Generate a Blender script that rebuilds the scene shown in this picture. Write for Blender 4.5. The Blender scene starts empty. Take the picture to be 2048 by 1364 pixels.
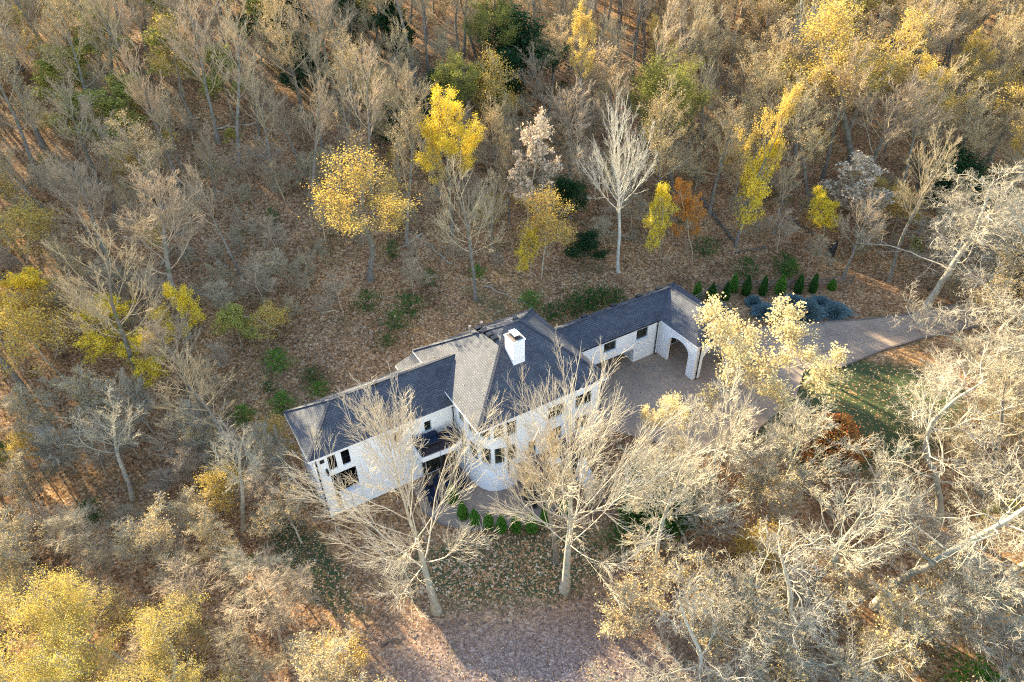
import bpy, math, random
import numpy as np
from mathutils import Vector, Matrix, Euler
R=math.radians
scene=bpy.context.scene
# ------------------------------------------------------------------ camera, sky, sun, exposure
cam_d=bpy.data.cameras.new('camera'); cam=bpy.data.objects.new('camera',cam_d); scene.collection.objects.link(cam)
cam.location=(0,0,45.8)
cam.matrix_world=Matrix.Translation((0,0,45.8)) @ Euler((R(90-36.924),0,0)).to_matrix().to_4x4() @ Matrix.Rotation(R(-1.14),4,'Z')
cam_d.sensor_width=36.0; cam_d.lens=24.01; cam_d.clip_start=.5; cam_d.clip_end=2000
scene.camera=cam
SUN_AZ=134.5; SUN_EL=23           # azimuth measured from +X towards +Y, degrees
world=bpy.data.worlds.new("World"); scene.world=world; world.use_nodes=True
wn=world.node_tree; bg=wn.nodes['Background']
sky=wn.nodes.new('ShaderNodeTexSky'); sky.sky_type='NISHITA'; sky.sun_disc=False
sky.sun_elevation=R(SUN_EL); sky.sun_rotation=R(90-SUN_AZ); sky.air_density=1.0; sky.dust_density=.6; sky.ozone_density=1.0
wn.links.new(sky.outputs[0],bg.inputs[0]); bg.inputs[1].default_value=.12
sd=bpy.data.lights.new('sun','SUN'); sd.energy=5.0; sd.angle=R(.6); sd.color=(1,.85,.56)
sun=bpy.data.objects.new('sun',sd); scene.collection.objects.link(sun)
sdir=Vector((math.cos(R(SUN_AZ))*math.cos(R(SUN_EL)),math.sin(R(SUN_AZ))*math.cos(R(SUN_EL)),math.sin(R(SUN_EL))))
sun.rotation_euler=sdir.to_track_quat('Z','Y').to_euler(); sun.location=(0,0,120)
vs=scene.view_settings; vs.view_transform='Standard'; vs.look='None'; vs.gamma=1; vs.use_curve_mapping=False; vs.exposure=2.42
scene.cycles.max_bounces=5; scene.cycles.diffuse_bounces=3; scene.cycles.glossy_bounces=2; scene.cycles.transparent_max_bounces=4
scene.cycles.use_denoising=False; scene.cycles.pixel_filter_type='BLACKMAN_HARRIS'; scene.cycles.filter_width=1.15
rng=np.random.default_rng(7); random.seed(7)
C=scene.collection
# ------------------------------------------------------------------ helpers
def tag(o,label=None,cat=None,group=None,kind=None):
    if label: o['label']=label
    if cat: o['category']=cat
    if group: o['group']=group
    if kind: o['kind']=kind
    return o
def empty(name,loc=(0,0,0),rz=0):
    o=bpy.data.objects.new(name,None); C.objects.link(o); o.location=loc; o.rotation_euler=(0,0,rz); o.empty_display_size=.2; return o
def link(name,me,parent=None,loc=None):
    o=bpy.data.objects.new(name,me); C.objects.link(o)
    if parent: o.parent=parent
    if loc is not None: o.location=loc
    return o
def np_mesh(name,V,F,mats,smooth=False,mi=None):
    """V (n,3); F (m,k) one face size"""
    me=bpy.data.meshes.new(name); V=np.ascontiguousarray(V,dtype=np.float32); F=np.ascontiguousarray(F,dtype=np.int32)
    me.vertices.add(len(V)); me.vertices.foreach_set('co',V.ravel())
    k=F.shape[1]; me.loops.add(F.size); me.loops.foreach_set('vertex_index',F.ravel())
    me.polygons.add(len(F)); me.polygons.foreach_set('loop_start',np.arange(0,F.size,k,dtype=np.int32))
    try: me.polygons.foreach_set('loop_total',np.full(len(F),k,dtype=np.int32))
    except Exception: pass
    if smooth: me.polygons.foreach_set('use_smooth',np.ones(len(F),dtype=bool))
    if mi is not None: me.polygons.foreach_set('material_index',np.ascontiguousarray(mi,dtype=np.int32))
    for m in (mats if isinstance(mats,(list,tuple)) else [mats]): me.materials.append(m)
    me.update(calc_edges=True); return me
class MB:
    """collects faces (with optional uv) and links them as one mesh object"""
    def __init__(s): s.v=[]; s.f=[]; s.uv=[]
    def face(s,pts,uv=None):
        i=len(s.v); s.v+= [tuple(p) for p in pts]; s.f.append(list(range(i,i+len(pts))))
        s.uv.append(uv if uv else [(p[0],p[1]) for p in pts]); return s
    def box(s,x0,x1,y0,y1,z0,z1):
        p=[(x0,y0,z0),(x1,y0,z0),(x1,y1,z0),(x0,y1,z0),(x0,y0,z1),(x1,y0,z1),(x1,y1,z1),(x0,y1,z1)]
        for q,ax in (((0,3,2,1),2),((4,5,6,7),2),((0,1,5,4),1),((2,3,7,6),1),((1,2,6,5),0),((3,0,4,7),0)):
            P=[p[i] for i in q]
            s.face(P,[(t[1],t[2]) if ax==0 else (t[0],t[2]) if ax==1 else (t[0],t[1]) for t in P])
        return s
    def bar(s,p,q,w,h=None):
        """box beam from p to q, width w, height h"""
        h=h or w; p=Vector(p); q=Vector(q); d=(q-p)
        if d.length<1e-6: return s
        L=d.length; d=d/L; up=Vector((0,0,1)) if abs(d.z)<.95 else Vector((1,0,0))
        sd_=d.cross(up).normalized(); u=sd_.cross(d)
        c=[(-w/2,-h/2),(w/2,-h/2),(w/2,h/2),(-w/2,h/2)]
        A=[p+sd_*a+u*b for a,b in c]; B=[q+sd_*a+u*b for a,b in c]
        for i in range(4):
            j=(i+1)%4; s.face([A[i],A[j],B[j],B[i]],[(0,0),(w,0),(w,L),(0,L)])
        s.face(A[::-1]); s.face(B); return s
    def tube(s,p,q,r,n=8,r2=None):
        p=Vector(p);q=Vector(q);d=(q-p).normalized(); r2=r if r2 is None else r2
        up=Vector((0,0,1)) if abs(d.z)<.9 else Vector((1,0,0)); a=d.cross(up).normalized(); b=a.cross(d)
        A=[p+(a*math.cos(t)+b*math.sin(t))*r for t in [2*math.pi*i/n for i in range(n)]]
        B=[q+(a*math.cos(t)+b*math.sin(t))*r2 for t in [2*math.pi*i/n for i in range(n)]]
        for i in range(n): j=(i+1)%n; s.face([A[j],A[i],B[i],B[j]])
        s.face(A); s.face(B[::-1]); return s
    def prism(s,poly,z0,z1):
        n=len(poly); s.face([(x,y,z1) for x,y in poly]); s.face([(x,y,z0) for x,y in poly[::-1]])
        for i in range(n):
            a,b=poly[i],poly[(i+1)%n]; L=math.dist(a,b)
            s.face([(a[0],a[1],z0),(b[0],b[1],z0),(b[0],b[1],z1),(a[0],a[1],z1)],[(0,z0),(L,z0),(L,z1),(0,z1)])
        return s
    def build(s,name,mat,parent=None,loc=None,smooth=False):
        me=bpy.data.meshes.new(name); me.from_pydata(s.v,[],s.f)
        uvl=me.uv_layers.new(name='UVMap'); flat=[c for f in s.uv for p in f for c in p]; uvl.data.foreach_set('uv',flat)
        me.materials.append(mat)
        if smooth:
            for p in me.polygons: p.use_smooth=True
        me.update(); return link(name,me,parent,loc)
def copy_tree(o,parent=None):
    c=o.copy(); C.objects.link(c); c.parent=parent
    for ch in list(o.children): copy_tree(ch,c)
    return c
# ------------------------------------------------------------------ materials
def new_mat(name):
    m=bpy.data.materials.new(name); m.use_nodes=True; nt=m.node_tree; b=nt.nodes['Principled BSDF']; return m,nt,b
def N(nt,t,**k):
    n=nt.nodes.new(t)
    for a,v in k.items(): setattr(n,a,v)
    return n
def ramp(nt,stops,interp='LINEAR'):
    n=N(nt,'ShaderNodeValToRGB'); cr=n.color_ramp; cr.interpolation=interp
    while len(cr.elements)<len(stops): cr.elements.new(.5)
    for e,(p,c) in zip(cr.elements,stops): e.position=p; e.color=(*c,1)
    return n
def mixc(nt,a,b,f,mode='MIX'):
    n=N(nt,'ShaderNodeMix',data_type='RGBA',blend_type=mode)
    for s,v in ((n.inputs[0],f),(n.inputs[6],a),(n.inputs[7],b)):
        if hasattr(v,'links') or hasattr(v,'is_linked'): nt.links.new(v,s)
        elif isinstance(v,(int,float)): s.default_value=v
        else: s.default_value=(*v,1)
    return n.outputs[2]
def noise(nt,scale,vec=None,detail=3,rough=.6):
    n=N(nt,'ShaderNodeTexNoise'); n.inputs['Scale'].default_value=scale; n.inputs['Detail'].default_value=detail; n.inputs['Roughness'].default_value=rough
    if vec is not None: nt.links.new(vec,n.inputs['Vector'])
    return n
def plain(name,col,rough=.7,spec=.3,metal=0,var=.12,scale=3.):
    m,nt,b=new_mat(name); tc=N(nt,'ShaderNodeTexCoord'); nz=noise(nt,scale,tc.outputs['Object'],5)
    r_=ramp(nt,[(.3,tuple(c*(1-var) for c in col)),(.7,tuple(min(1,c*(1+var)) for c in col))]); nt.links.new(nz.outputs[0],r_.inputs[0])
    nt.links.new(r_.outputs[0],b.inputs['Base Color']); b.inputs['Roughness'].default_value=rough; b.inputs['Metallic'].default_value=metal; b.inputs['Specular IOR Level'].default_value=spec
    return m
def bark(name,cA,cB,moss=None):
    """two bark colours picked per tree, mottled"""
    m,nt,b=new_mat(name); oi=N(nt,'ShaderNodeObjectInfo'); base=mixc(nt,cA,cB,oi.outputs['Random'])
    tc=N(nt,'ShaderNodeTexCoord'); nz=noise(nt,2.2,tc.outputs['Object'],6,.7)
    r_=ramp(nt,[(.3,(.55,.55,.55)),(.7,(1.25,1.25,1.25))]); nt.links.new(nz.outputs[0],r_.inputs[0])
    c=mixc(nt,base,r_.outputs[0],1.0,'MULTIPLY')
    if moss:
        n2=noise(nt,.9,tc.outputs['Object'],3); r2=ramp(nt,[(.52,(0,0,0)),(.62,(1,1,1))]); nt.links.new(n2.outputs[0],r2.inputs[0])
        c=mixc(nt,c,moss,r2.outputs[0])
    nt.links.new(c,b.inputs['Base Color']); b.inputs['Roughness'].default_value=.9; b.inputs['Specular IOR Level'].default_value=.15
    return m
def leafm(name,cols,trans=.35):
    m,nt,b=new_mat(name); nt.nodes.remove(b); out=nt.nodes['Material Output']
    g=N(nt,'ShaderNodeNewGeometry'); r_=ramp(nt,[(i/(max(1,len(cols)-1)),c) for i,c in enumerate(cols)]); nt.links.new(g.outputs['Random Per Island'],r_.inputs[0])
    oi=N(nt,'ShaderNodeObjectInfo'); hs=N(nt,'ShaderNodeHueSaturation'); mr=N(nt,'ShaderNodeMapRange'); nt.links.new(oi.outputs['Random'],mr.inputs[0]); mr.inputs[3].default_value=.497; mr.inputs[4].default_value=.508
    nt.links.new(mr.outputs[0],hs.inputs['Hue']); nt.links.new(r_.outputs[0],hs.inputs['Color'])
    d=N(nt,'ShaderNodeBsdfDiffuse'); t=N(nt,'ShaderNodeBsdfTranslucent'); mx=N(nt,'ShaderNodeMixShader'); mx.inputs[0].default_value=trans
    nt.links.new(hs.outputs[0],d.inputs[0]); nt.links.new(hs.outputs[0],t.inputs[0]); nt.links.new(d.outputs[0],mx.inputs[1]); nt.links.new(t.outputs[0],mx.inputs[2]); nt.links.new(mx.outputs[0],out.inputs[0])
    return m
M={}
M['bark']=bark('grey_bark',(.52,.42,.265),(.36,.29,.18))
M['bark_pink']=bark('pinkish_bark',(.52,.40,.265),(.40,.305,.20))
M['bark_pale']=bark('pale_bark',(.52,.445,.32),(.40,.34,.24),moss=(.27,.28,.22))
M['bark_cream']=bark('cream_bark',(.54,.465,.34),(.45,.385,.275))
M['bark_dark']=bark('dark_bark',(.13,.105,.085),(.17,.14,.11))
M['trunk_grey']=bark('trunk_bark',(.27,.235,.19),(.18,.155,.125),moss=(.13,.14,.08))
M['yellow']=leafm('yellow_leaf',[(.80,.56,.03),(.90,.70,.06),(.66,.44,.04),(.90,.74,.14)])
M['gold']=leafm('gold_leaf',[(.68,.43,.07),(.78,.55,.14),(.50,.30,.07),(.60,.48,.12)])
M['tan']=leafm('tan_leaf',[(.56,.38,.15),(.62,.46,.22),(.46,.29,.12)],.25)
M['pale']=leafm('pale_yellow_leaf',[(.74,.60,.27),(.80,.68,.36),(.60,.44,.20)],.25)
M['cream']=leafm('cream_seed_tuft',[(.58,.46,.33),(.66,.54,.40),(.46,.34,.24)],.2)
M['orange']=leafm('orange_leaf',[(.60,.24,.04),(.68,.30,.06),(.50,.18,.03)])
M['red']=leafm('red_leaf',[(.55,.11,.04),(.42,.24,.07),(.30,.20,.07),(.62,.16,.05)],.25)
M['olive']=leafm('olive_leaf',[(.22,.21,.05),(.30,.28,.07),(.16,.17,.04)])
M['lime']=leafm('lime_leaf',[(.34,.35,.08),(.48,.42,.10),(.24,.26,.07)])
M['ygreen']=leafm('yellow_green_leaf',[(.62,.47,.09),(.42,.36,.08),(.70,.50,.12),(.50,.36,.14),(.30,.28,.07)])
M['green']=leafm('evergreen_leaf',[(.035,.10,.02),(.06,.15,.03),(.025,.07,.015)],.2)
M['dgreen']=leafm('dark_needle',[(.022,.055,.02),(.035,.08,.03),(.016,.04,.014)],.15)
M['bgreen']=leafm('bright_green_leaf',[(.10,.24,.03),(.16,.32,.05),(.06,.15,.02)],.3)
M['blue']=leafm('blue_needle',[(.15,.24,.24),(.24,.35,.35),(.09,.15,.15)],.15)
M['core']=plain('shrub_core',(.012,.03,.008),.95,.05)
# roof shingles
def roof_mat():
    m,nt,b=new_mat('roof_shingles'); uv=N(nt,'ShaderNodeUVMap')
    bt=N(nt,'ShaderNodeTexBrick'); nt.links.new(uv.outputs[0],bt.inputs['Vector']); bt.inputs['Scale'].default_value=1
    bt.inputs['Brick Width'].default_value=.34; bt.inputs['Row Height'].default_value=.18; bt.inputs['Mortar Size'].default_value=.018; bt.inputs['Mortar Smooth'].default_value=.4
    bt.inputs['Color1'].default_value=(.056,.062,.078,1); bt.inputs['Color2'].default_value=(.092,.096,.112,1); bt.inputs['Mortar'].default_value=(.018,.02,.026,1); bt.offset=.5
    nz=noise(nt,.55,uv.outputs[0],7,.7); r_=ramp(nt,[(.3,(.66,.66,.68)),(.5,(1,1,1)),(.7,(1.35,1.32,1.25))]); nt.links.new(nz.outputs[0],r_.inputs[0])
    n2=noise(nt,60,uv.outputs[0],2); r2=ramp(nt,[(.3,(.7,.7,.7)),(.7,(1.3,1.3,1.3))]); nt.links.new(n2.outputs[0],r2.inputs[0])
    c=mixc(nt,mixc(nt,bt.outputs[0],r_.outputs[0],1.,'MULTIPLY'),r2.outputs[0],1.,'MULTIPLY'); nt.links.new(c,b.inputs['Base Color'])
    b.inputs['Roughness'].default_value=.7; b.inputs['Specular IOR Level'].default_value=.3
    bp=N(nt,'ShaderNodeBump'); bp.inputs['Strength'].default_value=.5; bp.inputs['Distance'].default_value=.02; nt.links.new(bt.outputs['Fac'],bp.inputs['Height']); bp.invert=True; nt.links.new(bp.outputs[0],b.inputs['Normal'])
    return m
M['roof']=roof_mat()
def wall_mat():
    m,nt,b=new_mat('painted_brick'); uv=N(nt,'ShaderNodeUVMap')
    bt=N(nt,'ShaderNodeTexBrick'); nt.links.new(uv.outputs[0],bt.inputs['Vector']); bt.inputs['Scale'].default_value=1
    bt.inputs['Brick Width'].default_value=.23; bt.inputs['Row Height'].default_value=.076; bt.inputs['Mortar Size'].default_value=.006
    bt.inputs['Color1'].default_value=(.84,.835,.82,1); bt.inputs['Color2'].default_value=(.88,.875,.86,1); bt.inputs['Mortar'].default_value=(.80,.80,.79,1)
    nz=noise(nt,.7,uv.outputs[0],6); r_=ramp(nt,[(.25,(.92,.92,.91)),(.7,(1,1,1))]); nt.links.new(nz.outputs[0],r_.inputs[0])
    nt.links.new(mixc(nt,bt.outputs[0],r_.outputs[0],1.,'MULTIPLY'),b.inputs['Base Color']); b.inputs['Roughness'].default_value=.75; b.inputs['Specular IOR Level'].default_value=.25
    bp=N(nt,'ShaderNodeBump'); bp.inputs['Strength'].default_value=.12; bp.inputs['Distance'].default_value=.006; nt.links.new(bt.outputs['Fac'],bp.inputs['Height']); bp.invert=True; nt.links.new(bp.outputs[0],b.inputs['Normal'])
    return m
M['wall']=wall_mat()
M['trim']=plain('white_trim',(.80,.79,.77),.5,.4,var=.04)
M['black']=plain('black_metal',(.015,.015,.017),.45,.4)
M['frame']=plain('window_frame',(.30,.36,.36),.5,.4,var=.05)
M['cap']=plain('chimney_cap_metal',(.55,.56,.58),.35,.6,.6)
M['mortar']=plain('chimney_crown',(.18,.15,.13),.9,.1)
M['copper']=plain('vent_pipe_metal',(.30,.24,.21),.6,.3)
M['deck']=plain('deck_boards',(.07,.05,.055),.7,.2,var=.2)
M['wood']=plain('weathered_wood',(.20,.16,.125),.9,.1,var=.3)
M['white_bark']=bark('silver_white_bark',(.60,.54,.43),(.58,.52,.41)); M['hero_bark']=bark('cream_twig',(.56,.485,.36),(.50,.43,.32))
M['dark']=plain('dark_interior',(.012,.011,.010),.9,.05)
M['cushion']=plain('navy_cushion',(.02,.03,.06),.9,.1)
m,nt,b=new_mat('window_glass'); b.inputs['Base Color'].default_value=(.02,.026,.022,1); b.inputs['Roughness'].default_value=.06; b.inputs['Specular IOR Level'].default_value=.5
tc=N(nt,'ShaderNodeTexCoord'); nz=noise(nt,1.7,tc.outputs['Object'],2); r_=ramp(nt,[(.4,(.008,.012,.010)),(.65,(.05,.05,.035))]); nt.links.new(nz.outputs[0],r_.inputs[0]); nt.links.new(r_.outputs[0],b.inputs['Base Color']); M['glass']=m
def paver():
    m,nt,b=new_mat('brown_pavers'); g=N(nt,'ShaderNodeNewGeometry'); mp=N(nt,'ShaderNodeMapping'); mp.inputs['Rotation'].default_value=(0,0,.55); nt.links.new(g.outputs['Position'],mp.inputs[0])
    bt=N(nt,'ShaderNodeTexBrick'); nt.links.new(mp.outputs[0],bt.inputs['Vector']); bt.inputs['Scale'].default_value=1; bt.inputs['Brick Width'].default_value=.22; bt.inputs['Row Height'].default_value=.11; bt.inputs['Mortar Size'].default_value=.006
    bt.inputs['Color1'].default_value=(.30,.22,.155,1); bt.inputs['Color2'].default_value=(.37,.275,.20,1); bt.inputs['Mortar'].default_value=(.15,.12,.10,1)
    nz=noise(nt,.35,g.outputs['Position'],6,.65); r_=ramp(nt,[(.3,(.72,.72,.74)),(.7,(1.15,1.15,1.12))]); nt.links.new(nz.outputs[0],r_.inputs[0])
    nt.links.new(mixc(nt,bt.outputs[0],r_.outputs[0],1.,'MULTIPLY'),b.inputs['Base Color']); b.inputs['Roughness'].default_value=.85; return m
M['paver']=paver()
M['drive']=paver()
def ground_mat():
    m,nt,b=new_mat('leaf_litter'); g=N(nt,'ShaderNodeNewGeometry'); P=g.outputs['Position']
    def vor(sc):
        v=N(nt,'ShaderNodeTexVoronoi'); v.inputs['Scale'].default_value=sc; v.inputs['Randomness'].default_value=1; nt.links.new(P,v.inputs['Vector'])
        s=N(nt,'ShaderNodeSeparateColor'); nt.links.new(v.outputs['Color'],s.inputs[0]); return v,s
    v1,s1=vor(5.5); v2,s2=vor(9.)
    rA=ramp(nt,[(0,(.07,.045,.028)),(.3,(.22,.112,.05)),(.55,(.38,.195,.082)),(.8,(.54,.31,.14)),(1,(.70,.53,.36))]); nt.links.new(s1.outputs[0],rA.inputs[0])
    rB=ramp(nt,[(0,(.05,.034,.022)),(.5,(.25,.135,.065)),(1,(.48,.31,.17))]); nt.links.new(s2.outputs[1],rB.inputs[0])
    lit=mixc(nt,rA.outputs[0],rB.outputs[0],.45)
    n1=noise(nt,.17,P,8,.68); rr=ramp(nt,[(.33,(.52,.50,.48)),(.47,(.95,.93,.92)),(.56,(1.05,1.05,1.02)),(.7,(1.45,1.32,1.05))]); nt.links.new(n1.outputs[0],rr.inputs[0]); lit=mixc(nt,lit,rr.outputs[0],1.,'MULTIPLY')
    fd=N(nt,'ShaderNodeAttribute',attribute_name='mauve_shade'); rF=ramp(nt,[(0,(.13,.10,.095)),(.5,(.25,.19,.175)),(.85,(.34,.265,.235)),(1,(.5,.42,.36))]); nt.links.new(s2.outputs[0],rF.inputs[0]); lit=mixc(nt,lit,rF.outputs[0],fd.outputs['Fac'])  # paler litter with the mauve tone of shade mixed into its colour
    # green undergrowth patches on the forest floor
    n3=noise(nt,.16,P,6,.7); r3=ramp(nt,[(.56,(0,0,0)),(.70,(.7,.7,.7))]); nt.links.new(n3.outputs[0],r3.inputs[0]); lit=mixc(nt,lit,(.075,.085,.03),r3.outputs[0])
    # grass with leaves on it
    gA=ramp(nt,[(0,(.035,.045,.02)),(.6,(.065,.085,.035)),(1,(.10,.12,.055))]); ng=noise(nt,14,P,3,.8); nt.links.new(ng.outputs[0],gA.inputs[0])
    thr=N(nt,'ShaderNodeMath',operation='GREATER_THAN'); nt.links.new(s2.outputs[2],thr.inputs[0]); at2=N(nt,'ShaderNodeAttribute',attribute_name='bare'); 
    inv=N(nt,'ShaderNodeMath',operation='SUBTRACT'); inv.inputs[0].default_value=.97; nt.links.new(at2.outputs['Fac'],inv.inputs[1]); nt.links.new(inv.outputs[0],thr.inputs[1])
    gr=mixc(nt,gA.outputs[0],rA.outputs[0],thr.outputs[0])
    at=N(nt,'ShaderNodeAttribute',attribute_name='grass'); nz=noise(nt,.8,P,6,.7)
    ad=N(nt,'ShaderNodeMath',operation='ADD'); nt.links.new(at.outputs['Fac'],ad.inputs[0]); nt.links.new(nz.outputs[0],ad.inputs[1])
    r4=ramp(nt,[(.85/2,(0,0,0)),(1.12/2,(1,1,1))]); hf=N(nt,'ShaderNodeMath',operation='MULTIPLY'); hf.inputs[1].default_value=.5; nt.links.new(ad.outputs[0],hf.inputs[0]); nt.links.new(hf.outputs[0],r4.inputs[0])
    nt.links.new(mixc(nt,lit,gr,r4.outputs[0]),b.inputs['Base Color']); b.inputs['Roughness'].default_value=.95; b.inputs['Specular IOR Level'].default_value=.1
    bp=N(nt,'ShaderNodeBump'); bp.inputs['Strength'].default_value=.9; bp.inputs['Distance'].default_value=.09; nt.links.new(s1.outputs[1],bp.inputs['Height']); nt.links.new(bp.outputs[0],b.inputs['Normal'])
    return m
M['ground']=ground_mat()
M['litter']=leafm('fallen_leaf',[(.34,.20,.12),(.48,.34,.22),(.20,.11,.06),(.60,.48,.34)],.1)
# ------------------------------------------------------------------ terrain
FX,FY=-2.833,38.648
AZ=0.528234
UX,UY=math.cos(AZ),math.sin(AZ)
def hab(x,y):                      # world -> house frame (a along the front, c towards the hill)
    dx,dy=x-FX,y-FY
    return dx*UX+dy*UY, -dx*UY+dy*UX
def hxy(a,c): return FX+a*UX-c*UY, FY+a*UY+c*UX
def sstep(t,a,b):
    t=np.clip((t-a)/(b-a),0,1); return t*t*(3-2*t)
Y0X=[-400,-140,-60,-22,18,28,45,80,200,400]
Y0Y=[-150,-20,31,48,67,68.5,70,76,92,120]
def bumps(x,y):
    return (np.sin(x*.21+1.3*np.sin(y*.11))+np.sin(y*.27+.9*np.sin(x*.13))+.6*np.sin(.55*x+.4*y)+.5*np.sin(.61*y-.5*x+2))
def ground_z(x,y):
    x=np.asarray(x,float); y=np.asarray(y,float)
    a,c=hab(x,y)
    s=y-np.interp(x,Y0X,Y0Y)
    hill=.27*np.where(s<-3,0,np.where(s>3,s,(s+3)**2/12.))
    yb=np.interp(x,[0,8,30,60,200],[38,40,47,50,60])
    wc=sstep(y-yb,-9,0)*sstep(a,10.0,13.0)
    behind=sstep(c,11.8,15)*sstep(a,-16,4)
    low=-3.0*sstep(-(c),8,26)*sstep(a,-25,-8)
    base=1.9*np.maximum(wc,behind*.95)
    far=sstep(s,0,12)
    left=sstep(-a,14,22)
    rough=.13*bumps(x,y)*np.maximum(far,np.maximum(left,sstep(-c,12,22)))
    return hill+base+low*(1-wc)+rough-.02+1.5*left*sstep(-a,14,60)
def axis(lo,hi,a,b,st):
    core=np.arange(a,b+1e-6,st); l=[a]; s=st
    while l[-1]>lo: s*=1.35; l.append(l[-1]-s)
    r=[b]; s=st
    while r[-1]<hi: s*=1.35; r.append(r[-1]+s)
    return np.concatenate([l[::-1][:-1],core,r[1:]])
xs=axis(-420,520,-125,150,1.25); ys=axis(-150,620,4,200,1.25)
XX,YY=np.meshgrid(xs,ys); ZZ=ground_z(XX,YY)
nx,ny=len(xs),len(ys); V=np.stack([XX.ravel(),YY.ravel(),ZZ.ravel()],1)
I=(np.arange(ny-1)[:,None]*nx+np.arange(nx-1)[None,:]).ravel(); F=np.stack([I,I+1,I+nx+1,I+nx],1)
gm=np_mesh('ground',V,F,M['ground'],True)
# grass cover: lawn before the house, lawn below the driveway, strip beside the wing
def gauss(x,y,cx,cy,sx,sy,rot=0):
    c,s=math.cos(rot),math.sin(rot); u=(x-cx)*c+(y-cy)*s; v=-(x-cx)*s+(y-cy)*c
    return np.exp(-((u/sx)**2+(v/sy)**2)**1.5)
x_,y_=V[:,0],V[:,1]
front=gauss(x_,y_,-.5,32.0,11,4.2,.12); right=gauss(x_,y_,31,47.5,13,7.0,.15); strip=.75*gauss(x_,y_,-16.5,33,2.4,9,.75)
grass=np.clip(np.maximum.reduce([front*.78,right*1.1,strip]),0,1)
bare=np.clip(.50*front+.10*right+.3*strip,0,.65)
mauve_shade=np.clip(1.15*gauss(x_,y_,3,19,17,9.5,.1),0,1)*np.clip(1-grass*1.2,0,1)  # bottom clearing, where the mauve of the shade is painted into the litter
for nm,arr in (('grass',grass),('bare',bare),('mauve_shade',mauve_shade)):
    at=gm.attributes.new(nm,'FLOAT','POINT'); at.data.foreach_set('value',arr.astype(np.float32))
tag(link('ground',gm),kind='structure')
# ------------------------------------------------------------------ the house (local frame: x along the front, y towards the hill)
H=tag(empty('house',(FX,FY,0),AZ),'large white painted brick house with dark shingled hip roofs and a long garage wing','house')
def wall_seg(mb,p,q,z0,z1,holes=(),off=0.0,zb=None):
    """outer skin from p to q (2d), holes (u0,u1,z0,z1); reveals .12 m deep go inwards (left of p->q... y up)"""
    p=Vector(p);q=Vector(q);L=(q-p).length;d=(q-p)/L;n=Vector((-d.y,d.x))  # inward normal for walls walked with the inside on the left
    us=sorted({0,L,*[h[0] for h in holes],*[h[1] for h in holes]}); zs=sorted({z0,z1,*[h[2] for h in holes],*[h[3] for h in holes]})
    P=lambda u,z,dp=0:(p.x+d.x*u+n.x*dp,p.y+d.y*u+n.y*dp,z)
    for i in range(len(us)-1):
        for j in range(len(zs)-1):
            u0,u1,a0,a1=us[i],us[i+1],zs[j],zs[j+1]; um,zm=(u0+u1)/2,(a0+a1)/2
            if any(h[0]<um<h[1] and h[2]<zm<h[3] for h in holes): continue
            mb.face([P(u0,a0),P(u1,a0),P(u1,a1),P(u0,a1)],[(u0+off,a0),(u1+off,a0),(u1+off,a1),(u0+off,a1)])
    D=.14
    for h in holes:
        u0,u1,a0,a1=h[:4]
        mb.face([P(u0,a0),P(u0,a0,D),P(u1,a0,D),P(u1,a0)]); mb.face([P(u0,a1),P(u1,a1),P(u1,a1,D),P(u0,a1,D)])
        mb.face([P(u0,a0),P(u0,a1),P(u0,a1,D),P(u0,a0,D)]); mb.face([P(u1,a0),P(u1,a0,D),P(u1,a1,D),P(u1,a1)])
    return P
def window(parent,P,h,mull=0,sill=True,frame='frame',door=False):
    u0,u1,a0,a1=h[:4]; w=.06; f=MB(); g=lambda u,z,dp:Vector(P(u,z,dp))
    for A,B in (((u0+w/2,a0),(u0+w/2,a1)),((u1-w/2,a0),(u1-w/2,a1))): f.bar(g(A[0],A[1],.09),g(B[0],B[1],.09),w,.07)
    for z in (a0+w/2,a1-w/2): f.bar(g(u0+w,z,.09),g(u1-w,z,.09),.07,w)
    for k in range(mull):
        u=u0+(u1-u0)*(k+1)/(mull+1); f.bar(g(u,a0+w,.085),g(u,a1-w,.085),.04,.05)
    fo=f.build('door' if door else 'window',M[frame],parent)
    pn=MB(); pn.face([P(u0+.03,a0+.03,.12),P(u1-.03,a0+.03,.12),P(u1-.03,a1-.03,.12),P(u0+.03,a1-.03,.12)]); pn.build('pane',M['glass'],fo)
    if sill:
        s=MB(); s.bar(g(u0-.06,a0-.04,-.03),g(u1+.06,a0-.04,-.03),.14,.07); s.build('sill',M['trim'],fo)
    return fo
# --- main block with its rounded corner bay
mw=MB()
W1=[(3.2,4.05,5.7,7.15),(3.2,4.05,2.75,4.6)]
path=[(.32,12.2),(.32,3.05),(.72,1.45),(1.5,.52),(2.65,.22),(3.8,.15),(12.35,.15),(12.35,12.2),(.32,12.2)]
ZB=2.0; off=0
wins=[]
for i in range(len(path)-1):
    p,q=path[i],path[i+1]; L=math.dist(p,q); hs=[]
    if i==0: hs=[(L-1.05,L-.12,5.9,7.2),(L-1.0,L-.12,2.75,4.6)]
    elif i in(1,2,3,4):
        m_=.24 if i==1 else .16
        hs=[(m_,L-m_,5.75,7.25),(m_,L-m_,2.75,4.6)]
        if i==1: hs=[(.42,L-.2,5.75,7.25),(.42,L-.2,2.75,4.6)]
    elif i==5:
        hs=[(2.95,4.6,5.55,6.95),(5.75,7.45,5.55,6.95),(3.15,4.4,2.85,4.35),(5.85,7.3,2.85,4.35),(.98,1.75,2.05,4.0)]
    P=wall_seg(mw,p,q,ZB if i<5 or i>6 else (0.0 if i==5 else 0),7.62,hs,off); off+=L
    for h in hs: wins.append((P,h,i))
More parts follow.
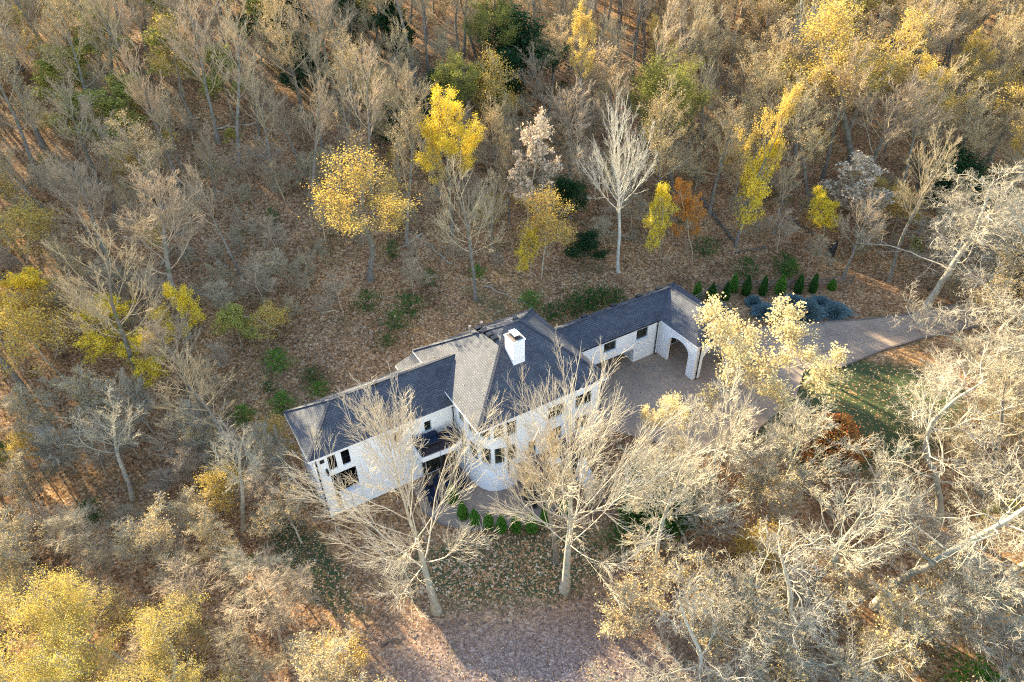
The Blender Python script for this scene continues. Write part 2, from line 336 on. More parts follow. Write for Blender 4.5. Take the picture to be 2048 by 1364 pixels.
# flared blank base of the bay, down to the patio
base=[(.32,12.2),(.32,3.05),(.72,1.45),(1.5,.52),(2.65,.22),(3.8,.15)]
foot=[(.30,12.2),(0.02,3.3),(.12,1.95),(.42,.95),(.88,.25),(1.5,-.12),(2.4,-.32),(3.2,-.28),(3.75,0.0)]
top=[(.32,12.2),(.32,3.3),(.40,2.75),(.60,1.9),(.85,1.3),(1.5,.52),(2.3,.31),(3.1,.19),(3.8,.15)]
o=0
for i in range(len(top)-1):
    L=math.dist(foot[i],foot[i+1]); mw.face([(*foot[i],-.35),(*foot[i+1],-.35),(*top[i+1],ZB),(*top[i],ZB)],[(o,0),(o+L,0),(o+L,2.3),(o,2.3)]); o+=L
mw.build('wall',M['wall'],H)
for P,h,i in wins: window(H,P,h,mull=1 if (h[1]-h[0])>1.4 else 0,door=(i==5 and h[3]-h[2]>1.9 and h[2]<2.5),sill=not(i==5 and h[2]<2.5))
# --- roofs
def roof_plane(mb,pts):
    """planar face with uv: u along the first edge, v up the slope (metres)"""
    p=[Vector(t) for t in pts]; u=(p[1]-p[0]).normalized(); n=(p[1]-p[0]).cross(p[2]-p[0]).normalized(); v=n.cross(u)
    mb.face(pts,[((t-p[0]).dot(u),(t-p[0]).dot(v)) for t in p])
def fascia(parent,edges,z,h=.2,t=.09,mat='trim'):
    for a,b in edges:
        f=MB(); f.bar((a[0],a[1],z-h/2-.01),(b[0],b[1],z-h/2-.01),t,h); f.build('fascia',M[mat],parent)
def ridge(parent,segs):
    c=MB()
    for a,b in segs:
        a=Vector(a);b=Vector(b);n=max(1,int((b-a).length/.3))
        for k in range(n):
            p=a+(b-a)*(k/n); q=a+(b-a)*((k+1)/n+.0); c.bar(p+Vector((0,0,.035)),q+Vector((0,0,.02)),.24,.03)
    c.build('ridge_cap',M['roof'],parent)
def hip_roof(name,x0,x1,y0,y1,z,r0,r1,axis='x',hips=(1,1)):
    """eave rectangle and ridge end points"""
    mb=MB(); A,B,Cc,D=(x0,y0,z),(x1,y0,z),(x1,y1,z),(x0,y1,z)
    if axis=='x':
        roof_plane(mb,[A,B,r1,r0]); roof_plane(mb,[Cc,D,r0,r1])
        if hips[0]: roof_plane(mb,[D,A,r0])
        if hips[1]: roof_plane(mb,[B,Cc,r1])
    else:
        roof_plane(mb,[D,A,r0,r1]); roof_plane(mb,[B,Cc,r1,r0])
        if hips[0]: roof_plane(mb,[A,B,r0])
        if hips[1]: roof_plane(mb,[Cc,D,r1])
    mb.face([(x0,y0,z-.03),(x0,y1,z-.03),(x1,y1,z-.03),(x1,y0,z-.03)])
    return mb.build(name,M['roof'],H)
r=hip_roof('roof',0,12.88,0,12.46,7.8,(6.35,6.25,12.05),(7.65,6.25,12.05))
ridge(r,[((6.35,6.25,12.05),(7.65,6.25,12.05))]+[((x,y,7.82),(a,6.25,12.05)) for x,y,a in ((0,0,6.35),(0,12.46,6.35),(12.88,0,7.65),(12.88,12.46,7.65))])
fascia(r,[((.045,0.0),(.045,12.46)),((.09,.045),(12.79,.045)),((12.835,0),(12.835,12.46)),((.09,12.415),(12.79,12.415))],7.79)
for x,y in ((4.15,8.75),(5.2,8.5)):
    zr=12.05-(y-6.25)*4.25/6.21
    v=MB(); v.tube((x,y,zr-.1),(x,y,zr+.75),.085,10); v.tube((x,y,zr+.75),(x,y,zr+.9),.14,10); v.build('vent_pipe',M['copper'],r)
for x,y in ((4.75,8.35),(4.95,7.5),(5.05,6.7),(5.1,6.0)):
    zr=7.8+x*4.25/6.35
    v=MB(); v.box(x-.24,x+.2,y-.2,y+.2,zr-.1,zr+.16); v.box(x-.3,x+.24,y-.25,y+.25,zr+.16,zr+.2); v.build('roof_vent',M['black'],r)
v=MB(); v.box(7.35,7.75,6.45,6.8,11.75,12.1); v.build('roof_vent',M['black'],r)
# chimney
ch=MB()
wall_seg(ch,(5.3,3.3),(6.42,3.3),9.4,12.3); wall_seg(ch,(6.42,3.3),(6.42,4.65),9.4,12.3); wall_seg(ch,(6.42,4.65),(5.3,4.65),9.4,12.3); wall_seg(ch,(5.3,4.65),(5.3,3.3),9.4,12.3)
cho=ch.build('chimney',M['wall'],H)
c=MB(); c.box(5.24,6.48,3.24,4.71,12.3,12.42); c.build('chimney_band',M['trim'],cho)
c=MB(); c.box(5.36,6.36,3.36,4.59,12.42,12.45); c.build('chimney_crown',M['mortar'],cho)
for y in (3.72,4.25):
    c=MB(); c.box(5.62,6.1,y-.17,y+.17,12.45,12.5)
    for sx in(5.66,6.06):
        for sy in(-.14,.14): c.box(sx-.02,sx+.02,y+sy-.02,y+sy+.02,12.5,12.78)
    c.build('flue',M['black'],cho)
    c=MB(); c.box(5.56,6.16,y-.23,y+.23,12.78,12.82); c.build('chimney_cap',M['cap'],cho)
# --- west wing with the two-storey porch
ww=MB(); WY=4.9
porch=[(1.0,1.66,5.1,6.65),(2.1,2.78,5.1,6.65),(.96,3.05,.35,4.55)]
bal=[(8.7,11.75,4.45,5.0)]
bigw=[(8.9,11.9,.05,3.4),(5.1,6.2,5.15,6.3),(7.35,8.05,5.15,6.3)]
up_=[(9.05,9.55,5.15,5.75),(9.1,10.2,4.52,5.15)]
allh=porch+[(9.2,11.7,4.5,4.78)]+bigw[:1]+[(6.6,7.1,5.2,6.35)]
P=wall_seg(ww,(-11.85,WY),(.32,WY),-1.2,6.82,porch+[(9.0,11.7,.05,3.3),(9.3,9.95,5.1,6.2),(6.5,7.2,5.2,6.35)])
wall_seg(ww,(.32,11.35),(-11.85,11.35),-.4,6.82); wall_seg(ww,(-11.85,11.35),(-11.85,WY),-1.2,6.82,[(1.6,2.6,4.6,5.9),(4.2,5.2,4.6,5.9)])
ww.build('wall',M['wall'],H)
PE=wall_seg(MB(),(-11.85,11.35),(-11.85,WY),-1.2,6.82)
for h in ((1.6,2.6,4.6,5.9),(4.2,5.2,4.6,5.9)): window(H,PE,h)
for h in ((9.3,9.95,5.1,6.2),(6.5,7.2,5.2,6.35)): window(H,P,h)
window(H,P,(9.0,11.7,.05,3.3),mull=3,sill=False,frame='black',door=True)
pr=MB()  # porch recess: floor, back, ceiling
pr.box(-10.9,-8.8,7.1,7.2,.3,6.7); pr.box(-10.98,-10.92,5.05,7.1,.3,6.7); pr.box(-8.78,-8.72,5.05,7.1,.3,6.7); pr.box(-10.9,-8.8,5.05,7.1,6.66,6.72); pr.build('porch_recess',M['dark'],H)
pf=MB(); pf.box(-10.89,-8.81,5.05,7.09,4.6,4.9); pf.build('porch_floor',M['deck'],H)
pf=MB(); pf.box(-10.89,-8.81,5.05,7.09,.25,.36); pf.build('porch_floor',M['paver'],H)
pb=MB(); pb.box(-10.55,-9.72,4.55,4.95,.42,2.35); pb.build('porch_box_wall',M['wall'],H)
pb=MB(); pb.box(-9.68,-8.85,4.55,4.95,.42,2.35); pb.build('porch_box_wall',M['wall'],H)
pb=MB(); pb.box(-10.6,-8.82,4.5,5.0,2.35,2.42); pb.build('porch_shelf',M['trim'],H)
rl=MB()
for z in (1.3,.4): rl.bar((-10.85,4.98,z),(-8.85,4.98,z),.04)
rl.bar((-10.85,5.0,5.9),(-8.85,5.0,5.9),.05)
tag(rl.build('porch_rail',M['black'],H),kind='stuff')
v=MB(); v.box(-11.48,-11.12,4.84,4.9,6.25,6.6); v.build('wall_vent',M['black'],H)
v=MB(); v.box(-11.16,-11.0,4.68,4.9,4.85,5.45); v.bar((-11.08,4.62,5.5),(-11.08,4.9,5.5),.06); v.build('wall_lantern',M['black'],H)
r=hip_roof('roof',-12.3,2.3,4.8,11.5,7.0,(-9.05,8.15,9.35),(2.3,8.15,9.35),'x',(1,0))
ridge(r,[((-9.05,8.15,9.35),(1.9,8.15,9.35)),((-12.3,4.8,7.02),(-9.05,8.15,9.35)),((-12.3,11.5,7.02),(-9.05,8.15,9.35))])
fascia(r,[((-12.255,4.8),(-12.255,11.5)),((-12.21,4.845),(.3,4.845)),((-12.21,11.455),(.3,11.455))],6.99)
v=MB(); v.box(-5.3,-5.0,7.9,8.2,9.3,9.5); v.build('roof_vent',M['black'],r)
# little lean-to at the back corner
lw=MB(); lw.box(-1.2,.28,11.36,13.2,0,5.9); lw.build('wall',M['wall'],H)
lr=MB(); roof_plane(lr,[(-1.5,11.4,6.0),(-1.5,13.5,6.0),(.3,13.2,6.95),(.3,11.4,6.95)]); roof_plane(lr,[(-1.5,13.5,6.0),(.3,13.5,6.0),(.3,13.2,6.95)]); lr.face([(-1.5,11.4,5.97),(.3,11.4,5.97),(.3,13.5,5.97),(-1.5,13.5,5.97)])
lro=lr.build('roof',M['roof'],H); fascia(lro,[((-1.46,11.5),(-1.46,13.5)),((-1.5,13.46),(.3,13.46))],5.99,.18)
# --- balcony between wing and bay
bf=MB(); bf.prism([(-3.75,4.86),(-3.75,3.0),(-.9,2.9),(-.05,3.35),(.2,4.86)],4.32,4.46); bf.build('balcony_floor',M['deck'],H)
for p,q in (((-3.8,3.0),(-2.2,2.92)),((-2.15,2.92),(-.9,2.86)),((-.85,2.86),(0,3.3)),((-3.8,4.8),(-3.8,3.06))):
    b_=MB(); b_.bar((*p,4.1),(*q,4.1),.12,.5); b_.build('balcony_beam',M['trim'],H)
for x,y in ((-3.7,3.05),(-2.1,2.98),(-.8,2.95)):
    b_=MB(); b_.box(x-.12,x+.12,y-.12,y+.12,-.3,3.84); b_.build('balcony_post',M['black'],H)
def railing(pts,z,h=1.0,step=.13,parent=H):
    m_=MB()
    for (p,q) in zip(pts[:-1],pts[1:]):
        za,zb=(z,z) if len(p)==2 else (p[2],q[2]); p2,q2=Vector((p[0],p[1],za)),Vector((q[0],q[1],zb)); L=(q2-p2).length
        m_.bar(p2+Vector((0,0,h)),q2+Vector((0,0,h)),.06); m_.bar(p2+Vector((0,0,.1)),q2+Vector((0,0,.1)),.04)
        for k in range(int(L/step)+1):
            t=p2+(q2-p2)*(k*step/L); w=.07 if k%12==0 else .022; m_.box(t.x-w/2,t.x+w/2,t.y-w/2,t.y+w/2,t.z,t.z+h)
    return m_.build('railing',M['black'],parent)
railing([(-3.72,4.8),(-3.72,3.06),(-.9,2.94),(-.1,3.36)],4.46)
# --- connector over the passage, and the open garage block
cw=MB(); CY=5.9
hs=[(4.6,6.1,4.72,5.85),(.15,1.6,4.68,5.92)]
P=wall_seg(cw,(12.4,CY),(20.9,CY),3.75,6.1,hs[:1])
P2=wall_seg(cw,(20.9,CY),(24.05,CY),.9,6.1,hs[1:],8.5)
wall_seg(cw,(24.05,10.25),(12.4,10.25),1.0,6.1); wall_seg(cw,(20.9,10.2),(20.9,CY),.9,6.1); cw.face([(12.4,CY,3.75),(12.4,10.2,3.75),(20.9,10.2,3.75),(20.9,CY,3.75)])
cw.build('wall',M['wall'],H)
PP=P
h=hs[0]; window(H,P,h); window(H,P2,hs[1])
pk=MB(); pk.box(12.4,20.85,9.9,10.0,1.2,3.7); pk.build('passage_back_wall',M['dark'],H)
dd=MB(); dd.box(19.6,20.5,9.8,9.88,1.9,3.6); dd.build('door',M['black'],H)
r=hip_roof('roof',12.0,26.85,5.8,10.4,6.2,(11.2,8.1,7.88),(26.85,8.1,7.88),'x',(0,0))
ridge(r,[((11.8,8.1,7.88),(26.8,8.1,7.88))])
fascia(r,[((12.9,5.85),(23.95,5.85)),((12.9,10.35),(24,10.35))],6.19,.12,.1,'black')
for x in (16.6,20.2,23.4,26.0):
    v=MB(); v.box(x-.3,x+.3,8.55,8.95,7.45,7.72); v.build('roof_vent',M['black'],r)
def arch_wall(mb,p,q,z0,z1,u0,u1,zs,zt,th=.32,n=10):
    """thick wall with one segmental-arched opening u0..u1, spring zs, crown zt"""
    p=Vector(p);q=Vector(q);L=(q-p).length;d=(q-p)/L;nn=Vector((-d.y,d.x))
    us=[u0+(u1-u0)*k/n for k in range(n+1)]; zz=[zs+(zt-zs)*math.sin(math.pi*k/n)**.6 for k in range(n+1)]
    G=lambda u,z,s:(p.x+d.x*u+nn.x*s*th,p.y+d.y*u+nn.y*s*th,z)
    for s in(0,1):
        for a,b_,lo in ((0,u0,z0),(u1,L,z0)):
            f=[G(a,lo,s),G(b_,lo,s),G(b_,z1,s),G(a,z1,s)]; mb.face(f if s==0 else f[::-1],[(a,lo),(b_,lo),(b_,z1),(a,z1)])
        for k in range(n):
            f=[G(us[k],zz[k],s),G(us[k+1],zz[k+1],s),G(us[k+1],z1,s),G(us[k],z1,s)]; mb.face(f if s==0 else f[::-1],[(us[k],zz[k]),(us[k+1],zz[k+1]),(us[k+1],z1),(us[k],z1)])
    for k in range(n): mb.face([G(us[k],zz[k],0),G(us[k],zz[k],1),G(us[k+1],zz[k+1],1),G(us[k+1],zz[k+1],0)])
    for u in (u0,u1,0,L): mb.face([G(u,z0,0),G(u,z0,1),G(u,zs if u in(u0,u1) else z1,1),G(u,zs if u in(u0,u1) else z1,0)])
bw=MB()
arch_wall(bw,(24.05,5.88),(24.05,.62),1.4,6.1,1.45,4.3,4.6,5.35)
arch_wall(bw,(24.37,.6),(29.5,.6),1.4,6.1,.65,4.1,4.3,5.35)
arch_wall(bw,(29.52,.94),(29.52,5.9),1.4,6.1,.9,4.0,4.3,5.35)
wall_seg(bw,(29.5,5.9),(29.5,10.25),1.4,6.1); wall_seg(bw,(29.5,10.25),(24.05,10.25),1.4,6.1)
gp=wall_seg(bw,(24.4,6.05),(29.5,6.05),1.4,6.1,[(1.0,4.1,1.95,4.3)])
bw.build('wall',M['wall'],H)
gd=window(H,gp,(1.0,4.1,1.95,4.3),mull=3,sill=False,frame='trim',door=True)
r=hip_roof('roof',23.9,29.8,.45,10.4,6.2,(26.85,3.4,7.9),(26.85,8.1,7.9),'y',(1,1))
ridge(r,[((26.85,3.4,7.9),(26.85,8.1,7.9)),((23.9,.45,6.22),(26.85,3.4,7.9)),((29.8,.45,6.22),(26.85,3.4,7.9)),((29.8,10.4,6.22),(26.85,8.1,7.9))])
fascia(r,[((23.95,.45),(23.95,5.75)),((24.0,.5),(29.7,.5)),((29.75,.45),(29.75,10.4)),((23.95,10.35),(29.7,10.35))],6.19,.16)
# downpipes
for x,y,z0,z1 in ((-11.78,4.78,-.2,6.8),(.12,4.75,4.5,6.8),(2.78,.1,-.2,7.6),(12.2,.05,2.1,7.6),(23.66,5.8,1.9,6.1),(24.45,.5,1.9,6.1)):
    d=MB(); d.tube((x,y,z0),(x,y,z1),.055,8)
    for z in np.arange(z0+.8,z1,1.4): d.box(x-.08,x+.08,y-.03,y+.09,z,z+.04)
    d.build('downpipe',M['black'],H)
# --- raised deck right of the bay, with stairs down to the court
dk=[(3.72,.1)]+[(3.2,-2.0),(3.5,-2.9),(4.3,-3.4),(5.5,-3.3),(6.9,-2.8),(8.0,-2.3),(9.2,-2.0),(9.2,.1)]
nb=0
yy=-3.5
d=MB()
d.prism(dk,2.02,2.12); dko=d.build('deck',M['deck'],H)
for i in range(1,8):
    b_=MB(); b_.bar((*dk[i],1.86),(*dk[i+1],1.86),.1,.3); b_.build('deck_beam',M['black'],dko)
for x,y in ((3.1,-2.2),(3.3,-3.2),(4.35,-3.45),(6.9,-2.75),(8.0,-2.35)):
    b_=MB(); b_.box(x-.13,x+.13,y-.13,y+.13,-1,2.0); b_.build('deck_post',M['black'],dko)
railing(dk[1:8],2.12,parent=H)
railing([(9.2,-.1),(9.2,-1.2)],2.12,parent=H)
st=MB()
for k in range(6): st.box(8.05,9.2,-2.3-.3*k,-2.0-.3*k,-.2,1.9-.32*k)
st.build('deck_stairs',M['trim'],H)
# ------------------------------------------------------------------ paving
arc=[(-4.6,4.6),(-4.9,1.5),(-4.2,-.6),(-2.6,-2.2),(-.9,-3.2),(.9,-4.0),(2.6,-4.4),(4.4,-4.4),(6.0,-3.8),(7.6,-2.4),(8.2,.0),(3.8,.0),(3.75,.1)]
pm=MB(); pm.prism(arc[:11]+[(8.2,.14),(3.9,.14),(.6,3.0),(.3,4.88)],-.25,.03); po=pm.build('patio',M['paver']); po.location=(FX,FY,0); po.rotation_euler=(0,0,AZ); tag(po,kind='structure')
ed=MB()
for p,q in zip(arc[1:10],arc[2:11]): ed.bar((*p,.03),(*q,.03),.16,.09)
eo=ed.build('patio_kerb',M['mortar']); eo.location=(FX,FY,0); eo.rotation_euler=(0,0,AZ); tag(eo,kind='structure')
CZ_=2.0
cpoly=[hxy(12.5,11.0),hxy(12.5,2.5),(9.5,43.0),(14,41.5),(20,44.0),(26.0,48.2),(28.6,52.0),(31.5,53.2)]
top_=[hxy(31,9.0),hxy(31,10.6),hxy(24,10.8)]
cm=MB(); cm.prism([hxy(12.5,10.2),hxy(12.5,1.5),hxy(13.2,-1.0),(16,41.6),(21,43.4),(27.0,48.6),(29.2,52.6),(29.3,60.4),hxy(30.2,5.0),hxy(29.9,10.2)],1.6,CZ_)
tag(cm.build('courtyard_paving',M['drive']),kind='structure')
def lerp(a,b,t): return (a[0]+(b[0]-a[0])*t,a[1]+(b[1]-a[1])*t)
dl=[(29.32,52.65),(33,52.9),(38.5,55.6),(43.5,57.4),(58,61.5)]; dh=[(29.32,60.4),(34,60.6),(39.5,61.0),(44,61.8),(58,65.8)]
dr=tag(empty('driveway',(29,56,CZ_)),kind='structure')
for i in range(4):
    for k in range(3):
        a=lerp(dl[i],dh[i],k/3+.003); b_=lerp(dl[i+1],dh[i+1],k/3+.003); c_=lerp(dl[i+1],dh[i+1],(k+1)/3-.003); d_=lerp(dl[i],dh[i],(k+1)/3-.003)
        a=lerp(a,b_,.004);d_=lerp(d_,c_,.004)
        s=MB(); s.prism([(p[0]-29,p[1]-56) for p in (a,b_,c_,d_)],-.3,0); s.build('slab',M['drive'],dr)
kb=MB()
for L_ in (dl,dh):
    for p,q in zip(L_[:-1],L_[1:]): kb.bar((*p,CZ_-.02),(*q,CZ_-.02),.16,.14)
tag(kb.build('driveway_kerb',M['mortar']),kind='structure')
# ------------------------------------------------------------------ garden furniture, grill, fence
def at(a,c,z): x,y=hxy(a,c); return (x,y,z)
t=tag(empty('fire_table',at(-2.2,3.8-0,.03),AZ),'round black fire table on the brown patio under the balcony','table')
t.location=at(-2.1,3.2,.03)
b_=MB(); b_.tube((0,0,0),(0,0,.42),.62,20,.5); b_.build('base',M['black'],t)
b_=MB(); b_.tube((0,0,.42),(0,0,.5),.86,28); b_.build('table_top',M['cushion'],t)
b_=MB(); b_.tube((0,0,.5),(0,0,.53),.26,16); b_.build('burner',M['dark'],t)
def sofa(name,loc,rz,label,w=1.9):
    s=tag(empty(name,loc,rz),label,'sofa' if w>1.2 else 'chair')
    f=MB(); f.box(-w/2,w/2,-.42,.42,.12,.3)
    for x in(-w/2+.06,w/2-.06):
        for y in(-.36,.36): f.box(x-.03,x+.03,y-.03,y+.03,0,.12)
    f.build('frame',M['black'],s)
    n=3 if w>1.2 else 1; cwd=(w-.24)/n
    for k in range(n):
        x=-w/2+.12+cwd*(k+.5); c=MB(); c.box(x-cwd/2+.01,x+cwd/2-.01,-.4,.28,.3,.45); c.build('seat_cushion',M['cushion'],s)
        c=MB(); c.box(x-cwd/2+.01,x+cwd/2-.01,.2,.4,.46,.85); c.build('back_cushion',M['cushion'],s)
    for sx in(-1,1): a=MB(); a.box(sx*(w/2-.05)-.05,sx*(w/2-.05)+.05,-.42,.42,.3,.62); a.build('armrest',M['black'],s)
    return s
sofa('outdoor_sofa',at(-2.6,4.1,4.46),AZ,'dark outdoor sofa on the balcony between the wing and the rounded bay')
sofa('outdoor_chair',at(-.75,3.9,4.46),AZ-.9,'dark armchair at the bay end of the balcony',.85)
sofa('patio_sofa',at(-3.6,2.2,.03),AZ+1.4,'dark outdoor sofa on the patio left of the round fire table')
sofa('patio_chair',at(-.9,2.1,.03),AZ-2.2,'dark armchair on the patio beside the rounded bay',.85)
g=tag(empty('grill',at(7.7,-.55,2.12),AZ),'black gas grill with closed lid on the deck','grill')
b_=MB(); b_.box(-.45,.45,-.28,.28,.1,.85); b_.build('cabinet',M['black'],g)
b_=MB()
for k in range(6):
    a0,a1=math.pi*k/6,math.pi*(k+1)/6
    b_.face([(-.42,-.27*math.cos(a0),.88+.3*math.sin(a0)),(.42,-.27*math.cos(a0),.88+.3*math.sin(a0)),(.42,-.27*math.cos(a1),.88+.3*math.sin(a1)),(-.42,-.27*math.cos(a1),.88+.3*math.sin(a1))])
for sx in(-.42,.42): b_.face([(sx,-.27*math.cos(math.pi*k/6),.88+.3*math.sin(math.pi*k/6)) for k in range(7)])
b_.build('lid',M['black'],g)
for sx in(-1,1): b_=MB(); b_.box(sx*.62-.16,sx*.62+.16,-.25,.25,.82,.86); b_.build('side_shelf',M['cap'],g)
b_=MB(); b_.tube((-.3,-.32,1.0),(.3,-.32,1.0),.02); b_.build('handle',M['cap'],g)
t=tag(empty('side_table',at(6.3,-1.6,2.12),AZ),'small white square table on the deck beside the grill','table')
b_=MB(); b_.box(-.5,.5,-.4,.4,.42,.47); b_.build('table_top',M['trim'],t)
for x in(-.43,.43):
    for y in(-.33,.33): b_=MB(); b_.box(x-.03,x+.03,y-.03,y+.03,0,.42); b_.build('leg',M['trim'],t)
fe=tag(empty('rail_fence',(22,65,2)),'weathered dark three-rail fence behind the row of narrow evergreens','fence')
fp=[(20.3,64.3),(22.9,66.3),(25.3,67.6),(27.8,67.6),(30.3,67.5),(32.8,67.6),(35.3,67.7),(37.8,67.9),(40.3,68.2)]
fz=[float(ground_z(*p)) for p in fp]
for (x,y),z in zip(fp,fz): b_=MB(); b_.box(x-22-.07,x-22+.07,y-65-.07,y-65+.07,z-2-.3,z-2+1.35); b_.build('post',M['wood'],fe)
for i in range(len(fp)-1):
    for k,hh in enumerate((.35,.72,1.1)):
        b_=MB(); b_.bar((fp[i][0]-22,fp[i][1]-65,fz[i]-2+hh+.03*((i+k)%2)),(fp[i+1][0]-22,fp[i+1][1]-65,fz[i+1]-2+hh-.03*((i*k)%2)),.05,.13); b_.build('rail',M['wood'],fe)
# ------------------------------------------------------------------ trees
def norm(v): return v/np.maximum(np.linalg.norm(v,axis=-1,keepdims=True),1e-9)
def paths(rg,start,dirs,lens,n,wander,trop):
    Mn=len(start); P=np.zeros((Mn,n+1,3)); P[:,0]=start; d=norm(dirs.copy()); st=(lens/n)[:,None]
    for i in range(n):
        d=norm(d+rg.normal(0,wander,(Mn,3))+np.array([0,0,1.])*trop); P[:,i+1]=P[:,i]+d*st
    return P
def sample(P,t):
    n=P.shape[1]-1; f=t*n; i=np.minimum(f.astype(int),n-1); w=(f-i)[:,None]
    return i,w
def children(rg,P,Rd,Ln,per,ang,lr,tmin=.2,tmax=1.0,ids=None,rr=.6):
    """spawn side branches from paths P (M,n+1,3)"""
    cnt=np.maximum(1,rg.poisson(per*np.clip(Ln/np.mean(Ln),.4,1.8))); par=np.repeat(np.arange(len(P)),cnt); t=rg.uniform(tmin,tmax,len(par))
    i,w=sample(P,t); A=P[par,i]; B=P[par,i+1]; s=A+(B-A)*w; d=norm(B-A)
    r=norm(np.cross(d,rg.normal(0,1,d.shape))); a=np.radians(rg.uniform(ang[0],ang[1],len(par)))[:,None]
    nd=d*np.cos(a)+r*np.sin(a); ln=Ln[par]*rg.uniform(lr[0],lr[1],len(par))*(1.12-.55*t)
    rad=(Rd[par,i]*(1-w[:,0])+Rd[par,i+1]*w[:,0])*rr
    return s,nd,ln,rad,(None if ids is None else ids[par])
def tubes(P,Rd,s):
    Mn,n1,_=P.shape; d=np.zeros_like(P); d[:,1:-1]=P[:,2:]-P[:,:-2]; d[:,0]=P[:,1]-P[:,0]; d[:,-1]=P[:,-1]-P[:,-2]; d=norm(d)
    ref=np.where(np.abs(d[:,:1,2:3])>.85,np.array([1.,0,0]),np.array([0,0,1.])); ref=np.broadcast_to(ref,d.shape)
    u=norm(np.cross(d,ref)); v=np.cross(d,u); th=np.arange(s)*2*np.pi/s
    ring=P[:,:,None,:]+Rd[:,:,None,None]*(u[:,:,None,:]*np.cos(th)[None,None,:,None]+v[:,:,None,:]*np.sin(th)[None,None,:,None])
    V=ring.reshape(-1,3); base=(np.arange(Mn)[:,None,None]*n1+np.arange(n1-1)[None,:,None])*s; k=np.arange(s)[None,None,:]; k2=(k+1)%s
    F=np.stack([base+k,base+k2,base+s+k2,base+s+k],-1).reshape(-1,4)
    return V,F
def cat(parts):
    V=[];F=[];o=0
    for v,f in parts: V.append(v);F.append(f+o);o+=len(v)
    return np.concatenate(V),np.concatenate(F)
def taper(r0,rt,n,p=1.0):
    t=np.linspace(0,1,n+1)[None,:]; return r0[:,None]*(1-t)**p+rt*np.ones((len(r0),1))*(1-(1-t)**p)
STY=dict(
 vase=dict(H=20,r=.25,cb=.38,n1=19,a1=(20,58),l1=.38,w0=.05,w1=.085,t1=.10,p2=8,p3=6,p4=2.8,t2=.10,l2=(.34,.55),l3=(.3,.5),l4=(.35,.6),a2=(15,42)),
 tall=dict(H=20,r=.22,cb=.46,n1=18,a1=(20,50),l1=.30,w0=.045,w1=.09,t1=.13,p2=7,p3=6,p4=2.8,t2=.12,l2=(.34,.55),l3=(.3,.5),l4=(.35,.6),a2=(15,40)),
 gnarl=dict(H=16,r=.27,cb=.22,n1=15,a1=(35,85),l1=.52,w0=.13,w1=.24,t1=.05,p2=10,p3=8,p4=4.5,t2=.05,l2=(.3,.55),l3=(.3,.5),l4=(.3,.55),a2=(30,75)),
 hero=dict(H=22,r=.40,tp=1.5,cb=.28,n1=28,a1=(10,60),l1=.55,w0=.03,w1=.045,t1=.07,p2=10,p3=5.5,p4=2.6,t2=.06,l2=(.3,.52),l3=(.35,.6),l4=(.45,.8),a2=(13,36)),
 small=dict(H=9,r=.08,cb=.20,n1=13,a1=(25,60),l1=.44,w0=.09,w1=.12,t1=.09,p2=8,p3=7,p4=4,t2=.08,l2=(.35,.6),l3=(.35,.55),l4=(.35,.6),a2=(25,60)),
 brush=dict(H=11,r=.11,cb=.10,n1=20,a1=(12,45),l1=.62,w0=.06,w1=.07,t1=.05,p2=9,p3=8,p4=3.5,t2=.05,l2=(.3,.5),l3=(.3,.5),l4=(.35,.6),a2=(14,38)),
)
def skeleton(style,seed,fine=.017):
    rg=np.random.default_rng(seed); S=STY[style]; Hh=S['H']
    T=paths(rg,np.zeros((1,3)),np.array([[0,0,1.]]),np.array([Hh*.93]),12,S['w0'],.06); 
    tr=taper(np.array([S['r']]),.03,12,S.get('tp',.75)); tr[0,0]*=1.35
    n1=S['n1']; t=np.sort(rg.uniform(S['cb'],.97,n1)); i,w=sample(T,t); p0=np.zeros(n1,int)
    s=T[p0,i]*(1-w)+T[p0,i+1]*w; az=np.arange(n1)*2.4+rg.uniform(0,.8,n1); q=(t-S['cb'])/(1-S['cb'])
    a=np.radians(S['a1'][1]+(S['a1'][0]-S['a1'][1])*q+rg.normal(0,7,n1)); d=np.stack([np.sin(a)*np.cos(az),np.sin(a)*np.sin(az),np.cos(a)],1)
    L1=Hh*S['l1']*(1-.58*q)*rg.uniform(.75,1.15,n1); r1=np.maximum(np.interp(t,np.linspace(0,1,13),tr[0])*rg.uniform(.24,.42,n1),S['r']*.12)*(1 if style!='hero' else .75)
    P1=paths(rg,s,d,L1,9,S['w1'],S['t1']); R1=taper(r1,.02,9,.85); ids=np.arange(n1)
    s2,d2,L2,r2,i2=children(rg,P1,R1,L1,S['p2'],S['a2'],S['l2'],.18,.98,ids,.6); P2=paths(rg,s2,d2,L2,5,S['w1']*1.05,S['t2']); R2=taper(np.maximum(r2*.8,.02),.011,5)
    # leader twigs on the trunk top
    s3,d3,L3,r3,i3=children(rg,P2,R2,L2,S['p3'],S['a2'],S['l3'],.15,1,i2,.6); P3=paths(rg,s3,d3,L3,3,S['w1']*1.1,S['t2']); R3=taper(np.clip(r3,.013,.022),.008,3)
    s4,d4,L4,r4,i4=children(rg,P3,R3,L3,S['p4'],S['a2'],S['l4'],.2,1,i3,.7); P4=paths(rg,s4,d4,np.maximum(L4,.32),2,S['w1'],S['t2']); R4=taper(np.clip(r4,.010,fine*.8),.005,2)
    return dict(T=(T,tr,9),L=[(P1,R1,5,ids),(P2,R2,4,i2),(P3,R3,3,i3),(P4,R4,3,i4)],H=Hh)
def crown_radius(sk):
    P=sk['L'][1][0][:,-1]; return float(np.percentile(np.hypot(P[:,0],P[:,1]),88))
def top_of(sk): return float(np.percentile(sk['L'][2][0][:,-1,2],99))
